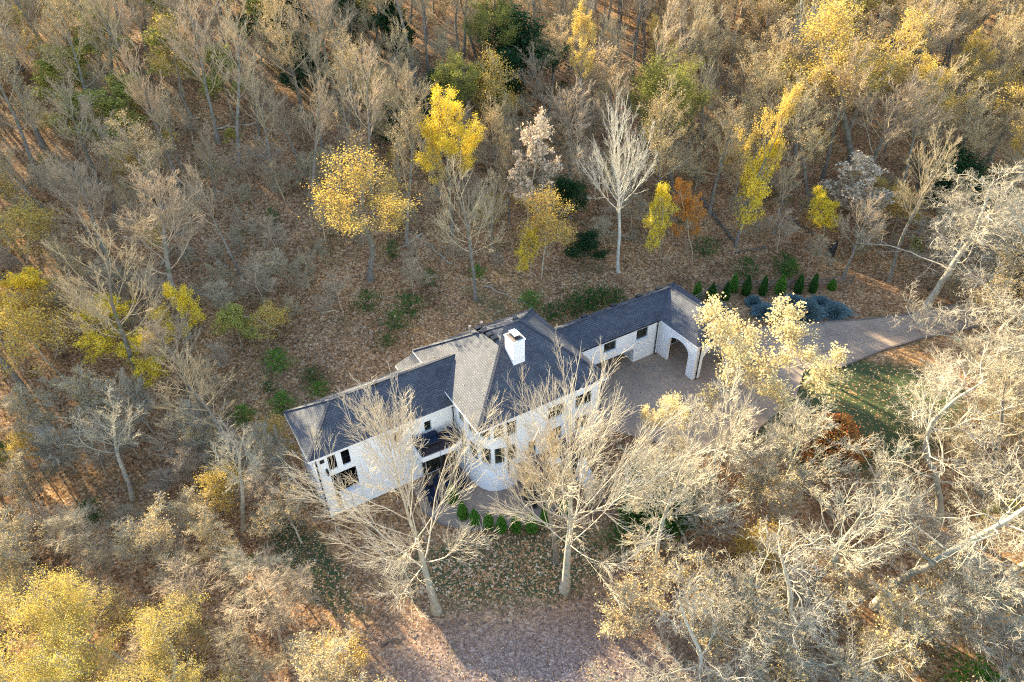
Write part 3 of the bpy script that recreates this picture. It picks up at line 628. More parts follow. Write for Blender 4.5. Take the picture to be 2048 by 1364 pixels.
def leaf_quads(rg,pts,size,jit,per=1,flat=.3):
    P=np.repeat(pts,per,0); n=len(P); P=P+rg.normal(0,jit,(n,3)); s=rg.uniform(size*.6,size*1.25,n)[:,None]
    nn=norm(rg.normal(0,1,(n,3))+np.array([0,0,flat*2])); u=norm(np.cross(nn,rg.normal(0,1,(n,3)))); v=np.cross(nn,u)
    V=np.stack([P-u*s*.5,P-v*s*.36,P+u*s*.5,P+v*s*.36],1)+nn[:,None,:]*0
    V[:,1]+=nn*s*.12; V[:,3]+=nn*s*.12
    return V.reshape(-1,3),np.arange(n*4).reshape(n,4)
def crown_parts(sk,lv=(0,1,2,3)): return cat([tubes(*sk['L'][k][:3]) for k in lv])
PROTO={}
def make_tree(key,name,style,seed,barkm,leaf=None,nleaf=0,lsize=.2,jit=.25,clump=1,trunkm=None,low=.0,levels=(0,1,2,3)):
    """template: list of (part name, mesh), plus height and crown radius"""
    sk=skeleton(style,seed); rg=np.random.default_rng(seed+99)
    V,F=tubes(*sk['T']); parts=[('trunk',np_mesh('trunk',V,F,M[trunkm or barkm],True))]
    V,F=crown_parts(sk,levels); parts.append(('branches',np_mesh('branches',V,F,M[barkm])))
    if leaf:
        pool=np.concatenate([sk['L'][2][0][:,1:].reshape(-1,3),sk['L'][3][0][:,1:].reshape(-1,3)]) if 3 in levels else sk['L'][2][0][:,1:].reshape(-1,3)
        pool=pool[pool[:,2]>sk['H']*low]
        c=pool[rg.integers(0,len(pool),max(1,nleaf//clump))]
        V,F=leaf_quads(rg,c,lsize,jit,clump); parts.append(('leaves',np_mesh('leaves',V,F,M[leaf])))
    PROTO[key]=dict(name=name,parts=parts,H=top_of(sk),R=crown_radius(sk))
def place(key,x,y,h,r=None,rot=None,lean=0.0,z=None,dz=0):
    p=PROTO[key]; z=float(ground_z(x,y))-.1 if z is None else z
    e=empty(p['name'],(x,y,z)); sz=h/p['H']; sx=(r/p['R']) if r else sz
    sx=min(max(sx,sz*.45),sz*1.9); e.scale=(sx,sx,sz)
    rot=random.uniform(0,6.28) if rot is None else rot
    e.rotation_euler=Euler((0,0,rot)); 
    if lean: e.matrix_world=Matrix.Translation((x,y,z))@Matrix.Rotation(math.atan2(lean,h),4,'Y')@Matrix.Rotation(rot,4,'Z')@Matrix.Diagonal((sx,sx,sz,1))
    for nm,me in p['parts']: link(nm,me,e)
    return e
for i in range(4): make_tree(f'vase{i}','bare_tree','vase',10+i,'bark' if i%2 else 'bark_pink',trunkm='trunk_grey')
for i in range(3): make_tree(f'tall{i}','bare_tree','tall',30+i,'bark' if i%2 else 'bark_pink',trunkm='trunk_grey')
make_tree('pale0','bare_tree','vase',18,'bark_pale'); make_tree('pale1','bare_tree','tall',38,'bark_pale')
for i in range(2): make_tree(f'gnarl{i}','crooked_tree','gnarl',50+i,'bark_cream')
make_tree('white0','silver_white_tree','vase',18,'white_bark')
make_tree('evg','evergreen_tree','small',82,'bark_dark','dgreen',9000,.22,.35,6,None,0,(0,1,2))
make_tree('brush0','bare_tree','brush',60,'bark_cream'); make_tree('brush1','bare_tree','brush',61,'bark_pale')
make_tree('small0','small_bare_tree','small',70,'bark'); make_tree('small1','small_bare_tree','small',71,'bark_pink')
make_tree('yel0','yellow_tree','vase',12,'bark','yellow',22000,.155,.24,6,'trunk_grey',0,(0,1,2))
make_tree('yel1','yellow_tree','small',73,'bark','yellow',8000,.16,.16,5,None,0,(0,1,2))
make_tree('yel2','yellow_tree','tall',33,'bark','gold',6500,.18,.2,3,'trunk_grey',.35,(0,1,2))
make_tree('ysp','yellow_tree','vase',14,'bark','gold',7500,.16,.32,3,'trunk_grey',0,(0,1,2,3))
make_tree('ysm','yellow_tree','small',75,'bark','gold',4500,.15,.3,4,None,0,(0,1,2))
make_tree('tan0','tan_leaved_tree','vase',16,'bark','tan',4200,.14,.2,2,'trunk_grey')
make_tree('tan1','tan_leaved_tree','tall',36,'bark_pink','tan',3800,.14,.2,2,'trunk_grey')
make_tree('tan2','tan_leaved_tree','small',76,'bark_pale','tan',3400,.12,.15,2)
make_tree('pal0','pale_yellow_tree','small',77,'bark_cream','pale',5200,.17,.2,4,None,0,(0,1,2))
make_tree('cre0','tufted_tree','small',78,'bark_pale','cream',3600,.22,.10,5,None,0,(0,1,2,3))
make_tree('ora0','orange_tree','small',79,'bark','orange',7000,.15,.15,4,None,0,(0,1,2))
make_tree('oli0','olive_green_tree','vase',17,'bark_dark','olive',14000,.18,.3,5,None,0,(0,1,2))
make_tree('lim0','yellow_green_tree','small',80,'bark','lime',4200,.22,.22,4,None,0,(0,1,2))
make_tree('ygr0','yellow_green_tree','gnarl',55,'bark_pale','ygreen',13000,.17,.42,3,None,0,(0,1,2))
# evergreens and shrubs: leaf clumps through an uneven volume
def blob(rg,n,H,R,prof,lump=.22,shell=.45):
    t=rg.uniform(0,1,n); az=rg.uniform(0,2*np.pi,n); k=prof(t)
    ph=rg.uniform(0,6.28,6); fz=np.where(rg.uniform(0,1,n)<lump*.35,rg.uniform(1,1.5,n),1); lum=fz*(1+lump*(np.sin(3*az+ph[0]+5*t)+np.sin(5*az+ph[1]-9*t)+np.sin(2*az+ph[2]+14*t))/2)
    rr=R*k*lum*(shell+(1-shell)*rg.uniform(0,1,n)**.6)
    return np.stack([rr*np.cos(az),rr*np.sin(az),H*t],1)
def make_bush(key,name,seed,H,R,prof,leaf,n,size,lump=.2,core=True,trunkr=.04,blade=False,part='foliage'):
    rg=np.random.default_rng(seed); P=blob(rg,n,H,R,prof,lump); parts=[]
    if blade:
        d=norm(P-np.array([0,0,H*.1])+rg.normal(0,.12*R,P.shape)); Q=np.stack([P-d*size*.8,P+d*size*.9+np.array([0,0,size*.25])],1)
        V,F=tubes(Q,np.tile(np.array([[size*.22,size*.03]]),(len(P),1)),3)
    else: V,F=leaf_quads(rg,P,size,.02,1,.4)
    parts.append((part,np_mesh(part,V,F,M[leaf])))
    V,F=tubes(np.array([[[0,0,-.2],[0,0,H*.5],[0,0,H*.85]]]),np.array([[trunkr*1.3,trunkr,trunkr*.4]]),6); parts.append(('trunk',np_mesh('trunk',V,F,M['bark_dark'],True)))
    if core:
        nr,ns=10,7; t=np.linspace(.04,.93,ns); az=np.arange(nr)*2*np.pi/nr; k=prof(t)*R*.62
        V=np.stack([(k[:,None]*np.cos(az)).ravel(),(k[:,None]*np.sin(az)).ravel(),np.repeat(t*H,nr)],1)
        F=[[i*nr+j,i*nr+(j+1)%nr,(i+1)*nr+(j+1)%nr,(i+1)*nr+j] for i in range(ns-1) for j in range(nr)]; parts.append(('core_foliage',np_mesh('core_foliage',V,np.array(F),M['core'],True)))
    PROTO[key]=dict(name=name,parts=parts,H=H,R=R)
dome=lambda t:np.sqrt(np.clip(1-(2*t-1)**2*.98,0,1))**.9*(1.05-.25*t)
cone=lambda t:(np.clip(1-t,0,1)**.75)*(.45+np.minimum(t*4,1)*.55)+.02
flame=lambda t:np.clip(np.sin(np.pi*np.clip(t*.93+.07,0,1)**.62),0,1)**.8
low_=lambda t:np.sqrt(np.clip(1-t**2,0,1))
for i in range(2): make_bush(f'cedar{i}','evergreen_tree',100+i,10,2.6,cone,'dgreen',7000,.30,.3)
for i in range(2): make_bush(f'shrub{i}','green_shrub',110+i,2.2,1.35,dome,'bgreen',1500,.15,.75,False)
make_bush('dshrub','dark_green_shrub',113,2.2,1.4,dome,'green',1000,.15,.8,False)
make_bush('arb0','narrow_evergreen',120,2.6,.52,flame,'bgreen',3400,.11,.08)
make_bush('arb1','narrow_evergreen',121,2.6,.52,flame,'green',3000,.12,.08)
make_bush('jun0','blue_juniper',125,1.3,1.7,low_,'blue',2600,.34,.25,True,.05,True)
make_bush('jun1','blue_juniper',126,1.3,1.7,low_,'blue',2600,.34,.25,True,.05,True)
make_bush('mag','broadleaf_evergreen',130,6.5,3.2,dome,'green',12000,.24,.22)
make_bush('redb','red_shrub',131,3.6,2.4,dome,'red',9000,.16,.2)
# ---- the named trees (world positions)
placed=[]   # (x,y,keep-out radius)
LM=[]       # landmarks for labels
def key_tree(key,x,y,h,r,lean,label,cat='tree',rot=None,lm=None,keep=3.2,group=None):
    e=place(key,x,y,h,r,rot,lean); tag(e,label,cat,group); placed.append((x,y,keep))
    if lm: LM.append((x,y,lm))
    return e
def hero(seed,x,y,h,r,lean,label,style='hero',mat='hero_bark',rot=0,lm=None):
    sk=skeleton(style,seed); R0=crown_radius(sk); e=empty('large_bare_tree',(x,y,float(ground_z(x,y))-.1)); sz=h/top_of(sk); sx=min(max(r/R0,.6*sz),1.6*sz)
    e.matrix_world=Matrix.Translation(e.location)@Matrix.Rotation(math.atan2(lean,h),4,'Y')@Matrix.Rotation(rot,4,'Z')@Matrix.Diagonal((sx,sx,sz,1))
    V,F=tubes(*sk['T']); link('trunk',np_mesh('trunk',V,F,M['bark_pale'],True),e)
    for k in range(STY[style]['n1']):
        prt=[]
        for P,Rr,s,ids in sk['L']:
            m_=ids==k
            if m_.any(): prt.append(tubes(P[m_],Rr[m_],s))
        V,F=cat(prt); link('limb',np_mesh('limb',V,F,M[mat]),e)
    tag(e,label,'tree'); placed.append((x,y,3.5))
    if lm: LM.append((x,y,lm))
hero(201,3.6,29.9,21.5,6.8,-.4,'largest bare tree, pale and many-limbed, on the lawn right of the rounded bay',lm='largest lawn tree')
key_tree('tall1',3.1,32.2,16,3.2,-.8,'slimmer straight-trunked bare tree close behind the largest lawn tree')
hero(203,-5.9,28.2,21.0,6.0,-2.2,'large leaning bare tree in front of the porch wing, trunk set in purple leaf litter',rot=2.2,lm='leaning lawn tree')
hero(204,46.5,62.9,16,9,-1.2,'broad crooked pale bare tree beyond the upper end of the driveway','gnarl','bark_cream',lm='crooked driveway tree')
hero(205,36.5,37.5,17,7.5,-1.0,'broad crooked pale bare tree overhanging the lawn below the driveway','gnarl','bark_cream',1.3,lm='crooked lower-lawn tree')
hero(206,27.5,29.5,22,7,3.5,'tall leaning pale bare tree in the lower right woods','gnarl','bark_pale',.4,lm='leaning lower-right tree')
key_tree('pale1',10,29.5,17.2,2.6,.3,'thin pale bare tree just right of the big broadleaf evergreen')
key_tree('white0',12.8,69.8,20.8,4.0,-1.6,'tall silver-white bare tree standing alone on the slope behind the garage wing',lm='silver-white tree')
key_tree('vase1',-4,63.9,16.6,3.9,.3,'fine-twigged grey bare tree directly behind the main roof',lm='grey roof-side tree')
key_tree('yel0',-6.9,73.4,17.6,3.4,.2,'brightest yellow tree with a dense crown, behind the main roof',lm='bright yellow tree',keep=4)
key_tree('ysp',-15.8,65.8,16.3,5.6,1.4,'wide golden-yellow tree with a thin crown, left of the brightest yellow one',lm='wide golden tree')
key_tree('yel2',28,74.6,20,2.6,.5,'tall narrow yellow tree on a long dark trunk above the fence',lm='tall narrow yellow tree')
key_tree('yel1',28,74.9,14,2.4,1.6,'yellow crown behind the long dark trunk above the fence',keep=0)
key_tree('yel1',39.3,74.7,8,2.1,-2.0,'small bright yellow tree uphill of the fence end',lm='fence-side yellow tree')
key_tree('yel1',2.2,67.3,7,1.5,.1,'small narrow yellow tree on the slope between main roof and garage')
key_tree('ysm',3.6,68.0,10.9,3.0,1.8,'open golden-orange tree next to the small narrow yellow one')
key_tree('ora0',22.3,72.5,10.7,1.9,-2.2,'slender orange tree on the slope above the garage',lm='slender orange tree')
key_tree('yel1',18.1,71.6,10.9,1.8,-1,'slender yellow tree just left of the orange one',keep=2)
key_tree('cre0',2.1,73.4,15.1,3.2,0,'whitish tufted tree uphill between the main roof and the silver-white tree',lm='whitish tufted tree')
key_tree('small1',9.4,80,11.6,3.0,-.9,'pinkish fine-twigged tree left of the silver-white one')
key_tree('cre0',43.8,76.9,10.4,4.4,0,'cream tufted tree above the broad crooked driveway tree',lm='cream tufted tree')
key_tree('oli0',21.7,83.5,18.3,5.2,-2.2,'olive green tree with a full crown, uphill of the garage',lm='olive green tree')
for x,y,h,r,l,lb in ((47.8,90.7,21,8,-5,'wide golden-orange tree at the top right of the slope'),(40.5,92,20,6,-3,'golden-orange tree left of the wide one at the top right')): key_tree('ysp',x,y,h,r,l,lb,lm='wide golden-orange tree' if l==-5 else None)
key_tree('yel2',9.9,90.8,18.9,2.2,-.6,'tall slim yellow-cream tree near the top of the slope',lm='slim yellow-cream tree')
key_tree('ysm',-1.5,90.6,13,2.8,.4,'thin orange-leaved tree uphill of the brightest yellow one')
key_tree('pal0',20.6,46.0,12.6,4.0,-.6,'pale yellow tree in front of the garage arches, nearer the main house',lm='pale garage trees')
key_tree('pal0',24.8,45.4,10.8,4.4,-.4,'pale yellow tree beyond the garage corner, nearer the driveway')
key_tree('pal0',13.6,42.5,7.5,2.2,-.3,'small pale yellow tree on the paved court near the connector',keep=2)
key_tree('brush0',16.6,37.9,12.6,4.2,-1.2,'beige brushy tree with upswept twigs below the court',lm='court-side brushy tree')
key_tree('brush1',21.4,37.4,11.8,4.4,-1.9,'beige brushy tree next to the red shrub')
key_tree('brush0',12.6,36.5,9,2.6,-.6,'smaller beige brushy tree beside the broadleaf evergreen',keep=2)
key_tree('tall1',-34.2,83.4,19.1,4,2.6,'bare tree with a thick brown trunk high on the left slope',lm='thick brown trunk')
key_tree('cedar0',59.4,66.6,10.3,3.4,-2,'dark green evergreen at the right edge of the picture',lm='right-edge evergreen')
for x,y,h,r,l,lb in ((-40.9,55.2,6.5,3.2,1.5,'low yellow tree with a flat crown in the left woods'),(-35.8,51.9,6,2.5,.6,'low golden tree downhill of the flat yellow one in the left woods'),(-32.8,54.8,9.5,2,1.6,'narrow yellow tree right of the flat yellow one in the left woods'),(-49.2,57.6,6.4,2.8,2,'small yellow tree at the left edge')):
    key_tree('yel1' if 'yellow' in lb else 'ysm',x,y,h,r,l,lb,lm=lb.split(' with')[0] if lb.startswith('low yellow') else None,keep=2)
key_tree('mag',11.4,36.0,6.0,3.3,0,'large dark broadleaf evergreen between the bay lawn and the court','shrub',lm='broadleaf evergreen',keep=3.6)
key_tree('redb',27.6,41.8,4.4,3.0,0,'round shrub turning red and green at the end of the lower lawn','shrub',lm='red shrub',keep=3)

for k,(x,y,h,r,lb) in enumerate([(-31,24,9,3.8,'highest yellow crown at the left edge of the lower woods'),(-27.0,24.6,8,3.4,'yellow crown second from the left edge of the lower woods'),(-26.6,19.2,8.5,3.8,'broad yellow crown in the lower left corner'),(-22.9,21.8,8,3.6,'yellow-green crown in the middle of the lower left group'),(-19.0,19.6,7.5,3.2,'greenest crown, at the right end of the lower left group'),(-22,16.2,8.5,3.6,'yellow-green crown at the bottom edge of the lower left group'),(-31,18.5,9,4.0,'yellow crown cut by the lower left corner')]):
    key_tree('ygr0',x,y,h,r,0,lb,lm='lower left yellow group' if k==2 else None,keep=2.6,group='yellow-green crowns at the lower left')
for x,y,h,r,key,lb in [(-9.3,18,9,2.6,'tan2','tan-leaved small tree at the bottom edge, left of the purple litter'),(-6.6,17.4,9,2.4,'brush1','brushy pale tree at the bottom edge below the leaning lawn tree'),(-4.2,17.2,9,2.2,'brush0','brushy beige tree at the bottom edge, second from the purple litter'),(-2.2,17,9.3,1.4,'pal0','pale yellow treetop at the bottom edge, left one of two'),(.6,17,9.2,1.3,'pal0','pale yellow treetop at the bottom edge, right one of two'),(-12.4,20.5,8.5,2.8,'tan2','tan-leaved tree beside the sunlit streaks at the lower left')]:
    key_tree(key,x,y,h,r,0,lb,lm='bottom-edge brushy tree' if key=='brush1' else None,keep=2)

for k,(x,y,h,r,lb) in enumerate([(2.2,103,12,6,'broad dark evergreen at the top centre of the slope'),(-1.5,98,9,4,'dark evergreen left of the broad one at the top centre'),(-13,87,8,3.6,'dark evergreen uphill and left of the brightest yellow tree'),(-9,94,8,3.4,'dark evergreen straight uphill of the brightest yellow tree'),(-32,106,10,4.5,'dark evergreen among golden leaves at the upper left'),(-22,110,9,4,'dark evergreen between the golden trees at the top left of centre'),(-27,98,7,3.5,'dark evergreen behind the thick brown trunk'),(8.8,70.5,4,2,'small dark evergreen left of the foot of the silver-white tree'),(7.2,77.8,6,2.4,'dark evergreen uphill and left of the silver-white tree'),(57,80,9,4.5,'dark evergreen at the right, behind the crooked driveway tree')]):
    key_tree('evg',x,y,h,r,0,lb,keep=2.2)
for x,y,h,r,l,lb in [(-26,112,16,4.5,0,'golden tree at the top, left of centre'),(-19.5,110,15,4,0,'golden tree at the top, nearer the centre')]: key_tree('ysp',x,y,h,r,l,lb,lm='golden top trees' if x<-20 else None)
for x,y,h,r,lb in [(-64.1,93.5,11,5,'yellow-green tree at the upper left edge'),(-58.7,90.8,9,4,'yellow-green tree second from the upper left edge'),(-48.3,84,8,4,'yellow-green understorey tree at the upper left')]: key_tree('lim0' if x>-60 else 'ysp',x,y,h,r,0,lb,lm='upper left yellow-green trees' if x<-60 else None,keep=3)

for key,x,y,h,r,lean,lb in [('vase1',-36,51,18,4.8,0,'large bare tree among the left yellow trees'),('vase0',-34,58,18,4.5,0,'bare tree uphill of the flat yellow tree'),
 ('gnarl0',47.5,53.5,13,7,-.5,'crooked pale tree overhanging the far end of the driveway'),('gnarl0',55,60,15,8,-1,'crooked pale tree at the right edge past the driveway end'),('gnarl1',48,46,13,7,1,'crooked pale tree at the right edge beside the lower lawn'),('gnarl0',38,31,15,7.5,1,'crooked pale tree at the right edge of the lower woods'),('gnarl1',52,69,13,7,-1,'crooked pale tree behind the broad one above the driveway'),('gnarl1',19,24.5,13,6.5,1,'crooked pale tree at the lower middle of the right woods'),('gnarl0',11.5,22,11,5,-1,'crooked pale tree right of the purple litter at the bottom')]:
    key_tree(key,x,y,h,r,lean,lb,keep=3.8)
# ---- hedge, narrow evergreens, junipers, shrubs
ord_=['first','second','third','fourth','fifth','sixth','seventh','eighth','ninth','tenth','eleventh','twelfth','thirteenth','fourteenth','fifteenth','sixteenth','seventeenth','eighteenth','nineteenth','twentieth']
HG=[(-5.34,38.36),(-4.37,36.65),(-3.35,35.96),(-2.19,35.58),(-1.16,35.26),(0.02,35.23),(1.28,35.2),(2.41,35.82),(4.05,36.91)]
for k,(x,y) in enumerate(HG):
    e=place('arb0',x,y,random.uniform(2.0,2.45),random.uniform(.44,.52),z=-.08)
    tag(e,f'small bright green evergreen, {ord_[k]} from the left in the curved patio hedge','shrub','clipped evergreens along the curved patio')
COL=[(21.46,65.98),(23.04,65.55),(24.67,65.56),(25.96,67.2),(27.29,66.53),(29.21,66.47),(31.22,66.56),(33.46,66.78),(35.15,66.8),(37.58,67.3)]
for k,(x,y) in enumerate(COL):
    e=place('arb1' if k%3 else 'arb0',x,y,random.uniform(2.3,2.9) if k<9 else 1.5,random.uniform(.5,.62))
    tag(e,f'narrow upright evergreen, {ord_[k]} from the garage in the row before the fence','shrub','narrow evergreens in a row before the fence')
JN=[(23.27,63.2,1.3),(27.6,64.6,1.1),(28.38,62.7,1.5),(29.8,61.9,1.7),(31.9,64.2,1.6),(32.9,62.3,1.8),(35.1,64.1,1.5),(36.0,62.5,1.6)]
jl=['blue juniper closest to the garage corner','smallest blue juniper, just below the narrow evergreens','blue juniper behind the pale yellow tree','blue juniper touching the driveway kerb nearest the garage','blue juniper at the back, in the middle of the bed','large blue juniper at the kerb in the middle of the bed','blue juniper at the back, far end of the bed','blue juniper at the kerb, far end of the bed']
for k,(x,y,r) in enumerate(JN): tag(place(f'jun{k%2}',x,y,random.uniform(.8,1.5),r*random.uniform(.75,1.0)),jl[k],'shrub','blue junipers between fence and driveway')
SH=[('shrub0',-23.7,54,2.6,1.6,'round bright green shrub uphill of the porch wing corner'),('shrub1',-22.4,49.6,2.3,1.5,'round green shrub nearest the porch wing roof corner'),
('dshrub',-20.1,52.8,1.6,1.3,'dark green shrub between the round green ones and the wing roof'),('shrub1',-19.2,51.4,1.5,1.2,'loose green shrub close behind the porch wing roof'),('dshrub',-24.2,51.6,1.3,1,'small dark shrub between the two round bright green ones'),
('dshrub',-15.6,61.7,2.4,1.8,'dark shrub on the slope far behind the porch wing'),('dshrub',-12.4,59.1,2.2,1.8,'dark shrub on the slope behind the joint of wing and main roof'),('dshrub',-11,61.3,2.6,2.1,'dark green shrub behind the vent pipes of the main roof'),
('shrub0',2.1,63.6,2,1.5,'green shrub right behind the back corner of the main roof'),('dshrub',4.4,62,2,2,'dark shrub beside the left end of the connector roof'),('dshrub',7.1,63.1,2.2,2.2,'dark ivy-like shrub behind the connector roof, first from the main roof'),
('dshrub',8.7,64.2,2.4,2.2,'dark ivy-like shrub behind the connector roof, second from the main roof'),('dshrub',10.3,64.8,2.2,2,'dark ivy-like shrub behind the connector roof, third from the main roof'),('dshrub',12,65.3,1.6,1.6,'low dark shrub behind the middle of the garage wing roof'),
('dshrub',24,73.4,2.6,2,'dark shrub at the foot of the slender orange tree'),('dshrub',28.2,70.1,2.6,1.9,'dark shrub uphill of the fence, nearer the garage'),('dshrub',32.8,70.5,2.8,1.9,'dark green shrub uphill of the middle of the fence'),('shrub1',33.5,70.2,2.2,1.1,'brighter green shrub uphill of the middle of the fence'),
('shrub0',31.3,22.5,3.6,2.7,'bright green shrub in the lower right corner'),('shrub1',-25.9,48.4,1.9,1.3,'yellowish green shrub left of the porch wing roof'),('dshrub',-13,56.9,1.3,1.2,'small dark shrub behind the wing ridge'),('shrub0',-3.8,67.4,1.4,1.1,'small green shrub at the foot of the grey tree behind the main roof'),
('dshrub',8.2,34.0,1.6,1.6,'low green shrub between the lawn tree and the broadleaf evergreen'),('shrub0',14.0,38.6,2.6,1.8,'yellowish green shrub at the lower edge of the court')]
for k,x,y,h,r,lb in SH: tag(place(k,x,y,h*.9,r*.82),lb,'shrub'); placed.append((x,y,1.5))
LM+= [(-23,52,'wing-side round shrubs')]
# broken dark stump, fallen trunks
def log(x0,y0,x1,y1,r,label,mat='bark_dark',z0=None,z1=None,name='fallen_log'):
    z0=float(ground_z(x0,y0))+r if z0 is None else z0; z1=float(ground_z(x1,y1))+r if z1 is None else z1
    e=empty(name,(x0,y0,z0)); p=np.linspace(0,1,8)[:,None]*np.array([[x1-x0,y1-y0,z1-z0]])
    rg=np.random.default_rng(int(abs(x0*31+y0*7))); p[1:-1]+=rg.normal(0,.12,(6,3))
    V,F=tubes(p[None],taper(np.array([r]),r*.35,7),8); link('trunk',np_mesh('trunk',V,F,M[mat],True),e)
    s,d,L,rr,_=children(rg,p[None],np.full((1,8),r),np.array([np.linalg.norm(p[-1])]),7,(30,70),(.12,.25)); P=paths(rg,s,d,L,4,.12,.05); V,F=tubes(P,taper(np.maximum(rr*.4,.02),.012,4),4); tag(link('branches',np_mesh('branches',V,F,M[mat]),e),kind='stuff')
    return tag(e,label,'log')
log(25.3,83.4,28.0,75.0,.28,'dark fallen trunk lying downhill between the orange and the tall narrow yellow tree')
log(-53.5,61.2,-50.2,62.0,.26,'dark horizontal fallen trunk at the left edge below the small yellow tree',z0=9.2,z1=8.6)
log(-30,61,-24.5,58.5,.14,'thin pale fallen trunk on the left slope','bark_pale'); log(10.5,77,15.5,75.2,.16,'pale fallen trunk near the silver-white tree','bark_pale')
log(-9.6,25.6,-7.2,26.6,.07,'thin fallen branch on the leaf litter beside the leaning lawn tree','bark_dark'); log(2,84,8,86.5,.2,'fallen trunk high on the slope above the whitish tufted tree','bark')
log(35,80,38.5,76.5,.18,'fallen trunk beside the small yellow tree above the fence','bark_dark')
st=tag(empty('tree_stump',(39.5,73.4,float(ground_z(39.5,73.4)))),'black charred stump with a broken top, right of the small bright yellow tree','stump')
V,F=tubes(np.array([[[0,0,-.2],[.05,0,.5],[.15,.02,1.0],[.3,.05,1.45],[.42,.08,1.85]]]),np.array([[.52,.46,.36,.30,.12]]),9); V+=np.random.default_rng(3).normal(0,.03,V.shape); link('trunk',np_mesh('trunk',V,F,M['black']),st)
V,F=tubes(np.array([[[0.1,0,.6],[-.35,.1,1.0],[-.5,.15,1.3]]]),np.array([[.16,.12,.04]]),6); link('broken_branch',np_mesh('broken_branch',V,F,M['black']),st)
# ---- the woods
cx_,sx_=math.cos(R(36.924)),math.sin(R(36.924)); FP=1366.1
def px(x,y,z):
    z=z-45.8; f=y*cx_-z*sx_; u=y*sx_+z*cx_
    if f<1: return (-9999,-9999)
    U_,V_=FP*x/f,-FP*u/f; c,s=math.cos(R(-1.14)),math.sin(R(-1.14)); return 1024+c*U_-s*V_,682+s*U_+c*V_
def in_poly(x,y,p):
    r=False; j=len(p)-1
    for i in range(len(p)):
        if (p[i][1]>y)!=(p[j][1]>y) and x<(p[j][0]-p[i][0])*(y-p[i][1])/(p[j][1]-p[i][1])+p[i][0]: r=not r
        j=i
    return r
OPEN=[[(20,30),(34,30),(39,42),(44,50),(22,41)],[(-20.5,43),(-19,37),(-14,30),(-10,21.5),(-5,18.5),(3,17),(8.5,20),(10.5,25),(12,30),(13.5,40),(17,41),(27,38.5),(34,43.5),(41,49),(50,54),(50,66),(42,69),(30,70),(18,68),(4,66),(-6,65),(-16,62),(-27,55),(-28,47)],
      [(9,60),(24,66),(30,72),(20,72),(6,67)]]
def blocked(x,y): return any(in_poly(x,y,p) for p in OPEN)
class Grid:
    def __init__(s,c): s.c=c; s.d={}
    def near(s,x,y,r):
        c=s.c; i,j=int(x//c),int(y//c); k=int(r//c)+1
        for a in range(i-k,i+k+1):
            for b in range(j-k,j+k+1):
                for q in s.d.get((a,b),()):
                    if math.hypot(q[0]-x,q[1]-y)<max(r,q[2]): return True
        return False
    def add(s,x,y,r=0): s.d.setdefault((int(x//s.c),int(y//s.c)),[]).append((x,y,r))
G=Grid(4.0)
for q in placed: G.add(*q)
rnd=random.Random(11)
def pick(x,y):
    """species mix of the woods by place"""
    s=y-float(np.interp(x,Y0X,Y0Y)); t=rnd.random(); g=math.sin(x*.09+1)+math.sin(y*.11+x*.03)
    if (y<40 or (y<47 and x<-26)) and x<-8:      # lower left woods
        if x<-17 and y<24+.15*(-x-17): return ('ygr0',rnd.uniform(7,9),3.6) if t<.55 else ('tan2',rnd.uniform(8,10),3.2)
        return rnd.choice([('tan2',rnd.uniform(5.5,8.5),2.9),('tan2',rnd.uniform(4.5,7),2.6),('tan2',rnd.uniform(5,8),2.8),('pale1',rnd.uniform(9,12),2.6),('small1',rnd.uniform(6,8.5),2.5),('brush1',rnd.uniform(5,7.5),2.6)])
    if y<22: return rnd.choice([('brush1',rnd.uniform(7,9.5),3.2),('tan2',rnd.uniform(7,9.5),3),('pal0',rnd.uniform(6,8),2.4) if abs(x)<7 else ('brush0',rnd.uniform(8,10),3.)])
    if y<62 and x>8:       # lower right woods
        return rnd.choice([('pale0',rnd.uniform(13,18),5),('brush0',rnd.uniform(10,13),4.3),('brush1',rnd.uniform(9,13),4.5),('pale1',rnd.uniform(13,17),4),('gnarl1',rnd.uniform(12,15),6.5),('vase1',rnd.uniform(12,16),4.5),('tan2',rnd.uniform(7,10),3.2),('pale0',rnd.uniform(13,18),5)])
    if x>26 and y>78:      # upper right, gold and tan
        if t<.30: return rnd.choice([('ysp',rnd.uniform(15,19),5.5),('yel2',rnd.uniform(14,18),3),('tan0',rnd.uniform(14,18),5)])
        if t<.62: return rnd.choice([('tan0',rnd.uniform(13,18),4.6),('tan1',rnd.uniform(14,19),3.6)])
    elif x<-35 and y>80 and t<.20: return rnd.choice([('lim0',rnd.uniform(7,12),3.4),('ysp',rnd.uniform(10,15),3.2)])
    elif t<.045: return rnd.choice([('yel2',rnd.uniform(12,18),2.6),('ysm',rnd.uniform(6,11),2.8),('ysp',rnd.uniform(11,16),3.6)])
    if .62<t<.635 and y>90: return (f'cedar{rnd.randint(0,1)}',rnd.uniform(7,12),rnd.uniform(2.2,3.2))
    if .67<t<.69 and x>-10: return ('oli0',rnd.uniform(10,15),3.8)
    if .69<t<.82: return rnd.choice([('tan0',rnd.uniform(12,17),4.2),('tan1',rnd.uniform(13,18),3.4)])
    if x>35 and t>.9: return ('pale0',rnd.uniform(13,17),5)
    h=rnd.uniform(9.5,21); return rnd.choice([(f'vase{rnd.randint(0,3)}',h,h*.27),(f'tall{rnd.randint(0,2)}',h,h*.19),(f'vase{rnd.randint(0,3)}',h,h*.24),(f'tan0',h*.9,h*.22)])
woods=[]
SUNP=[(-19,48),(-27,48),(-42,64),(-34,78),(-14,72),(0,62)]
tries=0
